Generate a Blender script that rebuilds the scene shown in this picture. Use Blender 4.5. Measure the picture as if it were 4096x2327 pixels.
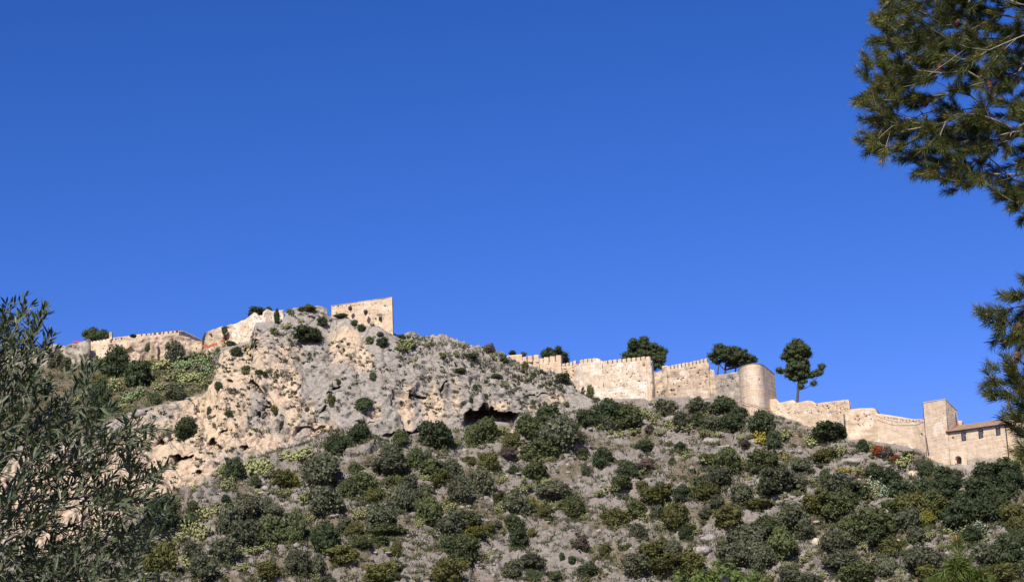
import bpy, math, random
import numpy as np
from mathutils import Vector, Matrix, Euler
from mathutils.bvhtree import BVHTree

for _o in list(bpy.data.objects):
    bpy.data.objects.remove(_o)
SC = bpy.context.scene
COL = SC.collection
R = math.radians

# ------------------------------------------------------------------ camera
FPX = 8214.0                      # focal length in photo pixels (4096 wide)
PITCH, ROLL = 13.8, -2.3
cam_d = bpy.data.cameras.new('camera')
cam_d.sensor_width = 36.0
cam_d.lens = 36.0 * FPX / 4096.0
cam_d.clip_start = 0.1
cam_d.clip_end = 20000.0
cam = bpy.data.objects.new('camera', cam_d)
COL.objects.link(cam)
CM = Matrix.Rotation(R(90 + PITCH), 3, 'X') @ Matrix.Rotation(R(ROLL), 3, 'Z')
CP = np.array([0.0, 0.0, 1.7])
cam.matrix_world = Matrix.Translation(Vector(CP)) @ CM.to_4x4()
SC.camera = cam

# ------------------------------------------------------------------ sky and sun
SUN_AZ, SUN_EL = 18.0, 41.0       # azimuth: degrees to the left of straight behind the camera
world = bpy.data.worlds.new('World')
SC.world = world
world.use_nodes = True
nt = world.node_tree
nt.nodes.clear()
sky = nt.nodes.new('ShaderNodeTexSky')
sky.sky_type = 'NISHITA'
sky.sun_disc = False
sky.sun_elevation = R(SUN_EL)
sky.sun_rotation = R(180.0 + SUN_AZ)
sky.altitude = 2500.0
sky.air_density = 1.0
sky.dust_density = 0.0
sky.ozone_density = 4.0
hs = nt.nodes.new('ShaderNodeHueSaturation')
hs.inputs['Saturation'].default_value = 1.28
hs.inputs['Value'].default_value = 1.0
bgn = nt.nodes.new('ShaderNodeBackground')
bgn.inputs['Strength'].default_value = 0.065
won = nt.nodes.new('ShaderNodeOutputWorld')
nt.links.new(sky.outputs[0], hs.inputs['Color'])
gam = nt.nodes.new('ShaderNodeGamma')
gam.inputs['Gamma'].default_value = 1.16
tnt = nt.nodes.new('ShaderNodeVectorMath')
tnt.operation = 'MULTIPLY'
tnt.inputs[1].default_value = (1.68, 0.93, 1.19)
nt.links.new(hs.outputs[0], gam.inputs[0])
nt.links.new(gam.outputs[0], tnt.inputs[0])
nt.links.new(tnt.outputs[0], bgn.inputs['Color'])
nt.links.new(bgn.outputs[0], won.inputs['Surface'])
sun_d = bpy.data.lights.new('sun', 'SUN')
sun_d.energy = 4.6
sun_d.angle = R(0.53)
sun_d.color = (1.0, 0.93, 0.795)
sun = bpy.data.objects.new('sun', sun_d)
COL.objects.link(sun)
_ts = Vector((-math.sin(R(SUN_AZ)) * math.cos(R(SUN_EL)), -math.cos(R(SUN_AZ)) * math.cos(R(SUN_EL)), math.sin(R(SUN_EL))))
sun.rotation_euler = _ts.to_track_quat('Z', 'Y').to_euler()
sun.location = (0, -40, 60)
SC.view_settings.view_transform = 'Standard'
SC.view_settings.look = 'None'
SC.view_settings.exposure = 0.5
SC.view_settings.gamma = 1.0
SC.view_settings.use_curve_mapping = False
SC.render.engine = 'CYCLES'
SC.cycles.max_bounces = 5
SC.cycles.diffuse_bounces = 3
SC.cycles.transparent_max_bounces = 6

rng = np.random.default_rng(7)
random.seed(7)

# ------------------------------------------------------------------ helpers
M3 = np.array(CM)

def W(u, v, D):
    """point seen at photo pixel (u, v) at depth y = D"""
    d = M3 @ np.array([(u - 2048.0) / FPX, -(v - 1163.5) / FPX, -1.0])
    return CP + d * (D / d[1])

def ray(u, v):
    d = M3 @ np.array([(u - 2048.0) / FPX, -(v - 1163.5) / FPX, -1.0])
    return d / np.linalg.norm(d)

def proj(P):
    q = (np.asarray(P) - CP) @ M3
    return 2048 + FPX * q[..., 0] / -q[..., 2], 1163.5 - FPX * q[..., 1] / -q[..., 2]

def zat(x, y, v):
    """height at plan position (x, y) that is seen at photo row v"""
    a = (np.array([x, y, CP[2]]) - CP) @ M3
    b = np.array([0, 0, 1.0]) @ M3
    vv = (1163.5 - v) / FPX
    return CP[2] - (a[1] + vv * a[2]) / (b[1] + vv * b[2])

_G = np.array([[1,1,0],[-1,1,0],[1,-1,0],[-1,-1,0],[1,0,1],[-1,0,1],[1,0,-1],[-1,0,-1],
               [0,1,1],[0,-1,1],[0,1,-1],[0,-1,-1],[1,1,0],[-1,1,0],[0,-1,1],[0,-1,-1]], dtype=np.float32)

def noise(p, scale=1.0, seed=0):
    p = np.asarray(p, dtype=np.float64) * np.asarray(scale) + seed * 17.31
    i = np.floor(p).astype(np.int64)
    f = (p - i).astype(np.float32)
    w = f * f * f * (f * (f * 6 - 15) + 10)
    out = np.zeros(len(p), dtype=np.float32)
    for dx in (0, 1):
        wx = w[:, 0] if dx else 1 - w[:, 0]
        for dy in (0, 1):
            wy = w[:, 1] if dy else 1 - w[:, 1]
            for dz in (0, 1):
                wz = w[:, 2] if dz else 1 - w[:, 2]
                h = ((i[:, 0] + dx) * 73856093) ^ ((i[:, 1] + dy) * 19349663) ^ ((i[:, 2] + dz) * 83492791)
                h = (h * 2654435761) & 0xFFFFFFFF
                g = _G[(h >> 13) & 15]
                out += wx * wy * wz * (g[:, 0] * (f[:, 0] - dx) + g[:, 1] * (f[:, 1] - dy) + g[:, 2] * (f[:, 2] - dz))
    return out

def fbm(p, scale, octs, seed=0, ridged=False, gain=0.5):
    p = np.asarray(p, dtype=np.float64) * np.asarray(scale)
    a, s, out = 1.0, 1.0, 0
    for k in range(octs):
        n = noise(p * s, 1.0, seed + k * 3)
        if ridged:
            n = 0.5 - np.abs(n) * 1.6
        out = out + a * n
        a *= gain
        s *= 2.03
    return out

def worley(p, seed=0, cell=False):
    """distance to the nearest of one random point per unit cell"""
    i = np.floor(p).astype(np.int64); best = np.full(len(p), 9.0); val = np.zeros(len(p))
    for dx in (-1, 0, 1):
        for dy in (-1, 0, 1):
            for dz in (-1, 0, 1):
                c = i + np.array([dx, dy, dz])
                h = ((c[:, 0] * 73856093) ^ (c[:, 1] * 19349663) ^ (c[:, 2] * 83492791) ^ (seed * 7919)) & 0xFFFFFFFF
                h = (h * 2654435761 + 12345) & 0xFFFFFFFF
                f = np.stack([(h & 1023), (h >> 10) & 1023, (h >> 20) & 1023], -1) / 1023.0
                dd = np.sum((c + f - p) ** 2, -1); k = dd < best
                best = np.where(k, dd, best); val = np.where(k, ((h >> 5) & 1023) / 1023.0, val)
    return (np.sqrt(best).astype(np.float32), val.astype(np.float32)) if cell else np.sqrt(best).astype(np.float32)

def sstep(a, b, x):
    t = np.clip((x - a) / (b - a), 0, 1)
    return t * t * (3 - 2 * t)

def mesh_np(name, verts, quads=None, tris=None, mat=None, smooth=False):
    me = bpy.data.meshes.new(name)
    verts = np.asarray(verts, dtype=np.float32)
    nq = 0 if quads is None else len(quads)
    ntr = 0 if tris is None else len(tris)
    me.vertices.add(len(verts))
    me.vertices.foreach_set('co', verts.ravel())
    loops = []
    if nq: loops.append(np.asarray(quads, dtype=np.int32).ravel())
    if ntr: loops.append(np.asarray(tris, dtype=np.int32).ravel())
    loops = np.concatenate(loops)
    me.loops.add(len(loops))
    me.loops.foreach_set('vertex_index', loops)
    starts = np.concatenate([np.arange(nq) * 4, nq * 4 + np.arange(ntr) * 3]).astype(np.int32)
    me.polygons.add(nq + ntr)
    me.polygons.foreach_set('loop_start', starts)
    if smooth:
        me.polygons.foreach_set('use_smooth', np.ones(nq + ntr, dtype=bool))
    me.update(calc_edges=True)
    me.validate()
    if mat: me.materials.append(mat)
    return me

def mesh_py(name, verts, faces, mat=None, smooth=False):
    me = bpy.data.meshes.new(name)
    me.from_pydata([tuple(map(float, v)) for v in verts], [], [tuple(map(int, f)) for f in faces])
    me.update()
    if smooth:
        me.polygons.foreach_set('use_smooth', np.ones(len(me.polygons), dtype=bool))
    if mat: me.materials.append(mat)
    return me

def obj(name, me, parent=None, loc=None):
    o = bpy.data.objects.new(name, me)
    COL.objects.link(o)
    if parent is not None:
        o.parent = parent
    if loc is not None:
        o.location = loc
    return o

def tag(o, label=None, cat=None, group=None, kind=None):
    if label: o['label'] = label
    if cat:
        o['category'] = cat
        kind = kind or 'thing'
    if group: o['group'] = group
    if kind: o['kind'] = kind
    return o

def thing(name, label, cat, loc=(0, 0, 0), group=None):
    o = bpy.data.objects.new(name, None)
    o.empty_display_size = 0.2
    COL.objects.link(o)
    o.location = Vector(loc)
    return tag(o, label, cat, group)

class MB:
    """collects simple shapes; vertices given in world space, stored relative to an origin"""
    def __init__(s): s.v, s.f = [], []
    def add(s, vs, fs):
        b = len(s.v)
        s.v += [tuple(map(float, q)) for q in vs]
        s.f += [tuple(int(b + i) for i in f) for f in fs]
    def box(s, c, ax, ay, az):
        c, ax, ay, az = map(np.asarray, (c, ax, ay, az))
        vs = [c + i * ax + j * ay + k * az for k in (-1, 1) for j in (-1, 1) for i in (-1, 1)]
        s.add(vs, [(0, 2, 3, 1), (4, 5, 7, 6), (0, 1, 5, 4), (2, 6, 7, 3), (1, 3, 7, 5), (0, 4, 6, 2)])
    def tube(s, pts, rad, n=6, cap=True):
        pts = np.asarray(pts, float)
        rad = np.broadcast_to(np.asarray(rad, float), (len(pts),))
        ring = []
        for k in range(len(pts)):
            t = pts[min(k + 1, len(pts) - 1)] - pts[max(k - 1, 0)]
            t = t / (np.linalg.norm(t) + 1e-9)
            a = np.cross(t, [0.31, 0.22, 0.92] if abs(t[2]) < 0.9 else [1, 0.1, 0])
            a /= np.linalg.norm(a)
            b = np.cross(t, a)
            ring.append([pts[k] + rad[k] * (math.cos(q * 2 * math.pi / n) * a + math.sin(q * 2 * math.pi / n) * b) for q in range(n)])
        vs = [p for r_ in ring for p in r_]
        fs = [(k * n + q, k * n + (q + 1) % n, (k + 1) * n + (q + 1) % n, (k + 1) * n + q) for k in range(len(pts) - 1) for q in range(n)]
        if cap:
            fs.append(tuple(range(n))[::-1]); fs.append(tuple((len(pts) - 1) * n + q for q in range(n)))
        s.add(vs, fs)
    def build(s, name, mat, parent=None, smooth=False, origin=None):
        og = np.array(parent.location if parent is not None and origin is None else (origin if origin is not None else (0, 0, 0)), float)
        if parent is not None and parent.parent is not None:
            og = og + np.array(parent.parent.location)
        me = mesh_py(name, [np.asarray(q) - og for q in s.v], s.f, mat, smooth)
        o = obj(name, me, parent)
        if parent is None:
            o.location = Vector(og)
        return o

# ------------------------------------------------------------------ materials
MATS = {}
class N:
    def __init__(s, name):
        s.m = bpy.data.materials.new(name); s.m.use_nodes = True
        s.t = s.m.node_tree; s.t.nodes.clear()
        s.out = s.t.nodes.new('ShaderNodeOutputMaterial')
        s.b = s.t.nodes.new('ShaderNodeBsdfPrincipled')
        s.t.links.new(s.b.outputs[0], s.out.inputs['Surface'])
        s.b.inputs['Roughness'].default_value = 0.9
        if 'Specular IOR Level' in s.b.inputs: s.b.inputs['Specular IOR Level'].default_value = 0.2
        s.co = s.t.nodes.new('ShaderNodeNewGeometry').outputs['Position']
    def lk(s, a, b): s.t.links.new(a, b)
    def noise(s, scale, detail=4, rough=0.6, vec=None, stretch=None, dist=0.0):
        vec = vec or s.co
        if stretch is not None:
            mp = s.t.nodes.new('ShaderNodeMapping'); mp.inputs['Scale'].default_value = stretch
            s.lk(vec, mp.inputs['Vector']); vec = mp.outputs[0]
        n = s.t.nodes.new('ShaderNodeTexNoise')
        n.inputs['Scale'].default_value = scale; n.inputs['Detail'].default_value = detail
        n.inputs['Roughness'].default_value = rough; n.inputs['Distortion'].default_value = dist
        s.lk(vec, n.inputs['Vector']); return n.outputs[0]
    def voro(s, scale, stretch=None, feature='F1'):
        vec = s.co
        if stretch is not None:
            mp = s.t.nodes.new('ShaderNodeMapping'); mp.inputs['Scale'].default_value = stretch
            s.lk(vec, mp.inputs['Vector']); vec = mp.outputs[0]
        n = s.t.nodes.new('ShaderNodeTexVoronoi'); n.feature = feature
        n.inputs['Scale'].default_value = scale; s.lk(vec, n.inputs['Vector'])
        return n.outputs['Distance']
    def ramp(s, fac, stops):
        r = s.t.nodes.new('ShaderNodeValToRGB')
        e = r.color_ramp.elements
        while len(e) > 1: e.remove(e[-1])
        for k, (p, c) in enumerate(stops):
            q = e[0] if k == 0 else e.new(p)
            q.position = p
            q.color = (c, c, c, 1) if isinstance(c, (int, float)) else (*c, 1)
        s.lk(fac, r.inputs[0]); return r.outputs[0]
    def mix(s, fac, a, b, mode='MIX'):
        m = s.t.nodes.new('ShaderNodeMix'); m.data_type = 'RGBA'; m.blend_type = mode
        for sock, val in ((m.inputs[0], fac), (m.inputs[6], a), (m.inputs[7], b)):
            if isinstance(val, (int, float)): sock.default_value = val
            elif isinstance(val, tuple): sock.default_value = (*val, 1)
            else: s.lk(val, sock)
        return m.outputs[2]
    def math(s, op, a, b=None):
        m = s.t.nodes.new('ShaderNodeMath'); m.operation = op
        for sock, val in ((m.inputs[0], a), (m.inputs[1], b)):
            if val is None: continue
            if isinstance(val, (int, float)): sock.default_value = val
            else: s.lk(val, sock)
        return m.outputs[0]
    def attr(s, name, out='Fac'):
        a = s.t.nodes.new('ShaderNodeAttribute'); a.attribute_name = name
        return a.outputs[out]
    def bump(s, h, strength=0.5, dist=0.2):
        b = s.t.nodes.new('ShaderNodeBump'); b.inputs['Strength'].default_value = strength
        b.inputs['Distance'].default_value = dist
        s.lk(h, b.inputs['Height']); s.lk(b.outputs[0], s.b.inputs['Normal'])
    def col(s, c):
        if isinstance(c, tuple): s.b.inputs['Base Color'].default_value = (*c, 1)
        else: s.lk(c, s.b.inputs['Base Color'])
        return s.m

def mat_plain(name, c, rough=0.8, var=0.25, scale=3.0, metal=0.0):
    n = N(name); n.b.inputs['Roughness'].default_value = rough; n.b.inputs['Metallic'].default_value = metal
    k = n.noise(scale, 3)
    return n.col(n.mix(n.ramp(k, [(0.3, 0.0), (0.7, 1.0)]), tuple(x * (1 - var) for x in c), tuple(min(1, x * (1 + var)) for x in c)))

def mat_stucco(name, base, stone, pale, stone_amt=0.45, pale_amt=0.4, grime=0.5):
    n = N(name)
    big = n.noise(0.22, 4, 0.55)
    mid = n.noise(0.9, 5, 0.65)
    fine = n.noise(5.0, 4, 0.7)
    streak = n.noise(1.0, 4, 0.6, stretch=(1.6, 1.6, 0.12))
    c = n.mix(n.ramp(mid, [(0.35, 0.0), (0.65, 1.0)]), tuple(x * 0.88 for x in base), tuple(min(x * 1.1, 0.85) for x in base))
    c = n.mix(n.ramp(n.noise(0.35, 5, 0.7, dist=0.6), [(0.62 - 0.25 * pale_amt, 0.0), (0.70 - 0.2 * pale_amt, 1.0)]), c, pale)
    c = n.mix(n.ramp(n.noise(0.5, 6, 0.75, dist=0.8), [(0.66 - 0.25 * stone_amt, 0.0), (0.74 - 0.22 * stone_amt, 0.85)]), c, stone)
    c = n.mix(n.math('MULTIPLY', n.ramp(streak, [(0.5, 0.0), (0.75, 1.0)]), grime), c, tuple(x * 0.55 for x in stone))
    c = n.mix(n.ramp(fine, [(0.25, 0.22), (0.5, 0.0)]), c, tuple(x * 0.6 for x in stone))
    crs = n.noise(1.0, 3, 0.6, stretch=(0.10, 0.10, 2.3), dist=0.25)
    c = n.mix(n.ramp(crs, [(0.30, 0.34), (0.42, 0.0)]), c, tuple(x * 0.62 for x in stone))
    n.bump(n.math('ADD', n.math('ADD', n.math('MULTIPLY', mid, 0.7), n.math('MULTIPLY', crs, 0.5)), n.math('MULTIPLY', fine, 0.35)), 0.8, 0.25)
    return n.col(c)

def mat_leaf(name, c, c2, rough=0.6, trans=0.25, objvar=0.25):
    n = N(name)
    n.b.inputs['Roughness'].default_value = rough
    oi = n.t.nodes.new('ShaderNodeObjectInfo')
    k = n.attr('tint')
    col = n.mix(k, c, c2)
    v = n.math('ADD', n.math('MULTIPLY', oi.outputs['Random'], 2 * objvar), 1.0 - objvar)
    vv = n.t.nodes.new('ShaderNodeVectorMath'); vv.operation = 'SCALE'
    n.lk(col, vv.inputs[0]); n.lk(v, vv.inputs['Scale'])
    n.lk(vv.outputs[0], n.b.inputs['Base Color'])
    tr = n.t.nodes.new('ShaderNodeBsdfTranslucent'); n.lk(vv.outputs[0], tr.inputs['Color'])
    mx = n.t.nodes.new('ShaderNodeMixShader'); mx.inputs[0].default_value = trans
    n.lk(n.b.outputs[0], mx.inputs[1]); n.lk(tr.outputs[0], mx.inputs[2]); n.lk(mx.outputs[0], n.out.inputs['Surface'])
    return n.m

# castle plasters and stones
MATS['stucco'] = mat_stucco('lime_plaster', (0.56, 0.43, 0.305), (0.40, 0.30, 0.21), (0.64, 0.54, 0.42), 0.35, 0.4, 0.4)
MATS['stucco_white'] = mat_stucco('whitish_plaster', (0.59, 0.475, 0.355), (0.43, 0.33, 0.235), (0.70, 0.63, 0.54), 0.45, 0.62, 0.35)
MATS['stucco_tower'] = mat_stucco('tower_plaster', (0.61, 0.475, 0.34), (0.50, 0.37, 0.25), (0.66, 0.56, 0.45), 0.3, 0.45, 0.4)
MATS['gate'] = mat_stucco('gate_plaster', (0.61, 0.475, 0.345), (0.50, 0.37, 0.255), (0.70, 0.61, 0.5), 0.2, 0.3, 0.25)
MATS['gate_pink'] = mat_stucco('pinkish_plaster', (0.58, 0.46, 0.36), (0.5, 0.38, 0.28), (0.62, 0.5, 0.4), 0.05, 0.1, 0.08)
MATS['ruin'] = mat_stucco('ruined_masonry', (0.50, 0.385, 0.275), (0.32, 0.255, 0.195), (0.60, 0.50, 0.40), 0.65, 0.4, 0.45)
MATS['greyruin'] = mat_stucco('grey_masonry', (0.36, 0.31, 0.25), (0.24, 0.21, 0.18), (0.44, 0.39, 0.33), 0.7, 0.3, 0.5)
MATS['dark'] = mat_plain('dark_iron', (0.02, 0.02, 0.022), 0.6)
MATS['trim'] = mat_plain('dark_trim', (0.035, 0.03, 0.032), 0.6)
MATS['cable'] = mat_plain('black_cable', (0.03, 0.03, 0.035), 0.7)
MATS['hole'] = mat_plain('inner_wall', (0.16, 0.12, 0.08), 0.9)
MATS['shutter'] = mat_plain('slate_blue_shutter', (0.075, 0.09, 0.11), 0.6, 0.15)
MATS['door'] = mat_plain('dark_red_door', (0.06, 0.012, 0.012), 0.7)
MATS['cream'] = mat_plain('cream_frame', (0.62, 0.52, 0.38), 0.8, 0.1)
MATS['tile'] = mat_plain('roof_tile', (0.26, 0.18, 0.125), 0.9, 0.35, 2.5)
MATS['redtile'] = mat_plain('red_verge_tile', (0.40, 0.075, 0.05), 0.8, 0.2)
MATS['net'] = mat_plain('orange_netting', (0.42, 0.11, 0.05), 0.8, 0.3)
MATS['tarp'] = mat_plain('red_tarpaulin', (0.55, 0.03, 0.05), 0.6, 0.25)
MATS['bark'] = mat_plain('bark', (0.10, 0.075, 0.055), 0.95, 0.4, 6)
MATS['palebark'] = mat_plain('pale_twig_bark', (0.22, 0.19, 0.155), 0.9, 0.35, 20)
MATS['cone'] = mat_plain('pine_cone_scales', (0.13, 0.055, 0.04), 0.8, 0.4, 60)
MATS['bud'] = mat_plain('pine_bud', (0.30, 0.13, 0.05), 0.8, 0.3, 60)
MATS['goat_black'] = mat_plain('black_goat_coat', (0.01, 0.01, 0.011), 0.8)
MATS['goat_red'] = mat_plain('red_brown_goat_coat', (0.11, 0.03, 0.022), 0.8)
MATS['goat_white'] = mat_plain('white_goat_blaze', (0.7, 0.68, 0.64), 0.8)
MATS['horn'] = mat_plain('horn', (0.12, 0.1, 0.08), 0.6)

# ------------------------------------------------------------------ terrain: control lines (u, v, depth) seen in the photo, lofted into one hill
L1 = [(-700, 2420, 345), (0, 2410, 346), (1000, 2400, 350), (2000, 2400, 362), (3000, 2400, 362), (4200, 2400, 346), (4800, 2400, 338)]
L2 = [(-700, 2330, 372), (0, 2260, 378), (300, 2200, 384), (500, 2120, 390), (650, 2015, 396), (730, 1990, 399), (860, 1900, 404), (1000, 1835, 410), (1100, 1800, 413), (1300, 1765, 418),
      (1440, 1735, 421), (1520, 1770, 420), (1640, 1750, 423), (1800, 1715, 428), (2000, 1702, 431), (2160, 1690, 434), (2300, 1640, 438), (2400, 1608, 441),
      (2600, 1606, 436.5), (2760, 1600, 433), (2860, 1596, 431), (2954, 1618, 427), (3100, 1655, 424), (3180, 1685, 421), (3260, 1735, 416), (3400, 1765, 410),
      (3500, 1778, 407), (3600, 1795, 403), (3700, 1822, 397.5), (3760, 1872, 390.5), (3850, 1890, 384.5), (3930, 1875, 383.5), (4040, 1848, 382.5), (4200, 1848, 380), (4800, 1860, 380)]
L3 = [(-700, 1850, 392), (0, 1800, 398), (300, 1745, 406), (560, 1640, 416), (700, 1605, 421), (830, 1570, 427), (862, 1500, 429), (885, 1395, 432), (1000, 1378, 434), (1022, 1295, 436),
      (1130, 1290, 438), (1150, 1248, 440), (1244, 1236, 442), (1296, 1254, 442.5), (1318, 1274, 442.5), (1335, 1281, 440.5), (1393, 1274, 439), (1413, 1294, 438.6), (1450, 1309, 438), (1512, 1309, 437.5), (1545, 1330, 437), (1580, 1348, 437),
      (1640, 1400, 437), (1750, 1455, 436), (1900, 1490, 436.5), (2100, 1550, 438), (2300, 1592, 440), (2380, 1607, 441), (2400, 1606, 441.4),
      (2600, 1604, 436.9), (2760, 1598, 433.4), (2860, 1594, 431.4), (2954, 1616, 427.4), (3100, 1653, 424.4), (3180, 1683, 421.4), (3260, 1733, 416.4), (3400, 1763, 410.4),
      (3500, 1776, 407.4), (3600, 1793, 403.4), (3700, 1820, 397.9), (3760, 1870, 390.9), (3850, 1888, 384.9), (3930, 1873, 383.9), (4040, 1846, 382.9), (4200, 1846, 380.4), (4800, 1858, 380.4)]
L4 = [(-700, 1520, 446), (0, 1485, 448), (200, 1460, 450), (360, 1450, 452), (430, 1425, 452), (520, 1452, 450), (640, 1432, 452), (780, 1418, 453), (850, 1402, 452), (890, 1388, 440), (1000, 1362, 441), (1022, 1288, 441),
      (1130, 1284, 442), (1150, 1240, 445), (1244, 1228, 447), (1296, 1246, 447.5), (1318, 1266, 448), (1335, 1274, 447), (1393, 1268, 446), (1413, 1288, 446), (1450, 1304, 445), (1512, 1304, 445), (1545, 1326, 444), (1585, 1338, 447), (1682, 1352, 449), (1744, 1350, 450),
      (1785, 1354, 450), (1847, 1369, 450), (1930, 1394, 450), (1971, 1410, 450), (2012, 1420, 450), (2033, 1431, 450), (2094, 1464, 449), (2168, 1484, 448.5), (2245, 1499, 448.5), (2290, 1523, 447), (2300, 1558, 446), (2383, 1600, 444.5), (2402, 1570, 449),
      (2600, 1560, 446), (2760, 1540, 444), (2860, 1540, 442), (2954, 1550, 440), (3100, 1620, 436), (3180, 1645, 433), (3260, 1670, 430), (3400, 1700, 424),
      (3500, 1720, 420), (3600, 1735, 416), (3700, 1760, 412), (3760, 1790, 408), (3850, 1800, 406), (3930, 1790, 405), (4040, 1770, 403), (4200, 1770, 400), (4800, 1790, 395)]

NS = 1040
s_grid = np.linspace(-0.36, 0.36, NS)
def line(L):
    P = np.array([W(*q) for q in L])
    s = P[:, 0] / P[:, 1]
    o = np.argsort(s)
    return np.interp(s_grid, s[o], P[o, 1]), np.interp(s_grid, s[o], P[o, 2])
lines = [line(L) for L in (L1, L2, L3, L4)]
D1, Z1 = lines[0]; D4, Z4 = lines[3]
foot = (D1 - Z1 / 0.52, np.full(NS, -0.4))
L0 = (np.full(NS, 150.0), np.full(NS, -0.4))
l5 = (D4 + 22, Z4 - 0.5)
l6 = (D4 + 220, np.full(NS, -0.6))
allL = [L0, foot, lines[0], lines[1], lines[2], lines[3], l5, l6]
NR = [8, 40, 200, 190, 85, 26, 14]
Dg, Zg, Kg = [], [], []
for k in range(7):
    n = NR[k]
    for t in np.linspace(0, 1, n, endpoint=(k == 6)):
        Dg.append(allL[k][0] * (1 - t) + allL[k + 1][0] * t)
        Zg.append(allL[k][1] * (1 - t) + allL[k + 1][1] * t)
        Kg.append(k + t)
Dg, Zg, Kg = np.array(Dg), np.array(Zg), np.array(Kg)
NRT = len(Kg)
Xg = Dg * s_grid[None, :]
P = np.stack([Xg, Dg, Zg], -1)
# base normals
dU = np.gradient(P, axis=1); dV = np.gradient(P, axis=0)
Nn = np.cross(dU, dV); Nn /= (np.linalg.norm(Nn, axis=-1, keepdims=True) + 1e-9)
# soften the normals where the sheet folds
for _ in range(6):
    Nn[1:-1] = (Nn[:-2] + Nn[1:-1] + Nn[2:]) / 3
    Nn[:, 1:-1] = (Nn[:, :-2] + Nn[:, 1:-1] + Nn[:, 2:]) / 3
Nn /= (np.linalg.norm(Nn, axis=-1, keepdims=True) + 1e-9)
Kf = np.repeat(Kg[:, None], NS, 1)
pf = P.reshape(-1, 3); nf = Nn.reshape(-1, 3); kf = Kf.ravel()
uu, vv = proj(pf)
cliffh = np.repeat((np.hypot(lines[2][1] - lines[1][1], 0) )[None, :], NRT, 0).ravel()   # cliff height per column
cl = sstep(2.0, 8.0, cliffh)
wc = sstep(2.97, 3.06, kf) * (1 - sstep(3.97, 4.0, kf)) * cl                          # on the cliff
wtop = sstep(3.98, 4.05, kf) * (1 - sstep(4.95, 5.0, kf))                              # slope above the rim
wsl = sstep(1.0, 1.6, kf) * (1 - sstep(2.93, 3.0, kf))                                 # hillside
sub = (kf > 1.2) & (kf < 5.05)
d = np.zeros(len(pf), dtype=np.float32)
q = pf[sub]
warp = np.stack([fbm(q, 0.05, 2, 40 + i) for i in range(3)], -1) * 6.0
qw = q + warp
# cliff relief: vertical ribs, lumps, pits
rib = fbm(qw, (0.11, 0.11, 0.03), 3, 1, ridged=True)
rib2 = fbm(qw, (0.34, 0.34, 0.09), 3, 31, ridged=True)
lump = fbm(qw, 0.16, 5, 2)
crag = fbm(qw, 0.5, 4, 3, ridged=True)
fine_n = fbm(q, 1.5, 2, 4)
pit = noise(q * np.array([1, 1, 0.7]), 0.55, 9)
pit = -sstep(0.26, 0.5, pit) * 1.2
led = fbm(qw, (0.05, 0.05, 0.36), 3, 61, ridged=True)
crag2 = fbm(qw, (1.1, 1.1, 0.8), 3, 33, ridged=True)
bw = q + warp * 0.5 + np.stack([fbm(q, 0.3, 2, 140 + i) for i in range(3)], -1) * 1.0
_, cb1 = worley(bw / np.array([5.5, 5.5, 12.0]), 11, True); _, cb2 = worley(bw / np.array([1.9, 1.9, 4.0]), 12, True)
dc = rib * 0.7 + rib2 * 0.3 + lump * 0.7 + crag * 0.2 + fine_n * 0.08 + pit * 0.6 + led * 0.2 + (cb1 - .5) * 2.0 + (cb2 - .5) * 0.3
# hillside relief: gently dipping beds of limestone
hgt = q[:, 2] * 0.9 + q[:, 0] * 0.16 - q[:, 1] * 0.10 + fbm(q, 0.06, 3, 5) * 5.0
fr = hgt / 2.1
saw = fr - np.floor(fr)
bed = (sstep(0.0, 0.22, saw) - sstep(0.5, 1.0, saw)) * (0.35 + 0.65 * sstep(-0.1, 0.3, noise(q, 0.09, 6)))
fr2 = hgt / 0.8 + noise(q, 0.2, 7) * 1.5
saw2 = fr2 - np.floor(fr2)
bed2 = (sstep(0.0, 0.25, saw2) - sstep(0.4, 1.0, saw2))
bould = fbm(qw, 0.35, 4, 8, ridged=True)
bq = np.stack([q[:, 0] + q[:, 2] * 0.35, q[:, 1], q[:, 2] * 1.25 + q[:, 0] * 0.2 - q[:, 1] * 0.3], -1) + warp * 0.25
wl1 = np.clip(worley(bq / np.array([4.6, 4.6, 2.6]), 1), 0, 1); wl2 = np.clip(worley(bq / np.array([1.9, 1.9, 1.2]), 2), 0, 1)
lumps = (0.45 - wl1 ** 1.6) * 1.9 + (0.45 - wl2 ** 1.5) * 0.75 * sstep(-0.35, 0.15, noise(q, 0.12, 67))
slab = sstep(-0.05, 0.25, noise(q, 0.075, 66))
ds = fbm(q, 0.035, 3, 10) * 3.0 + bed * (0.6 + 1.0 * slab) + bed2 * 0.35 + bould * 0.6 + crag * 0.35 + fine_n * 0.22 + lumps
rocky = sstep(1150, 1250, uu[sub])
dt = lump * 0.7 + crag * (0.6 + 0.5 * rocky) + fine_n * 0.3 + bould * (0.35 + 0.6 * rocky) + crag2 * 0.4 * rocky
wcs, wss, wts = wc[sub], wsl[sub], wtop[sub]
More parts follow.
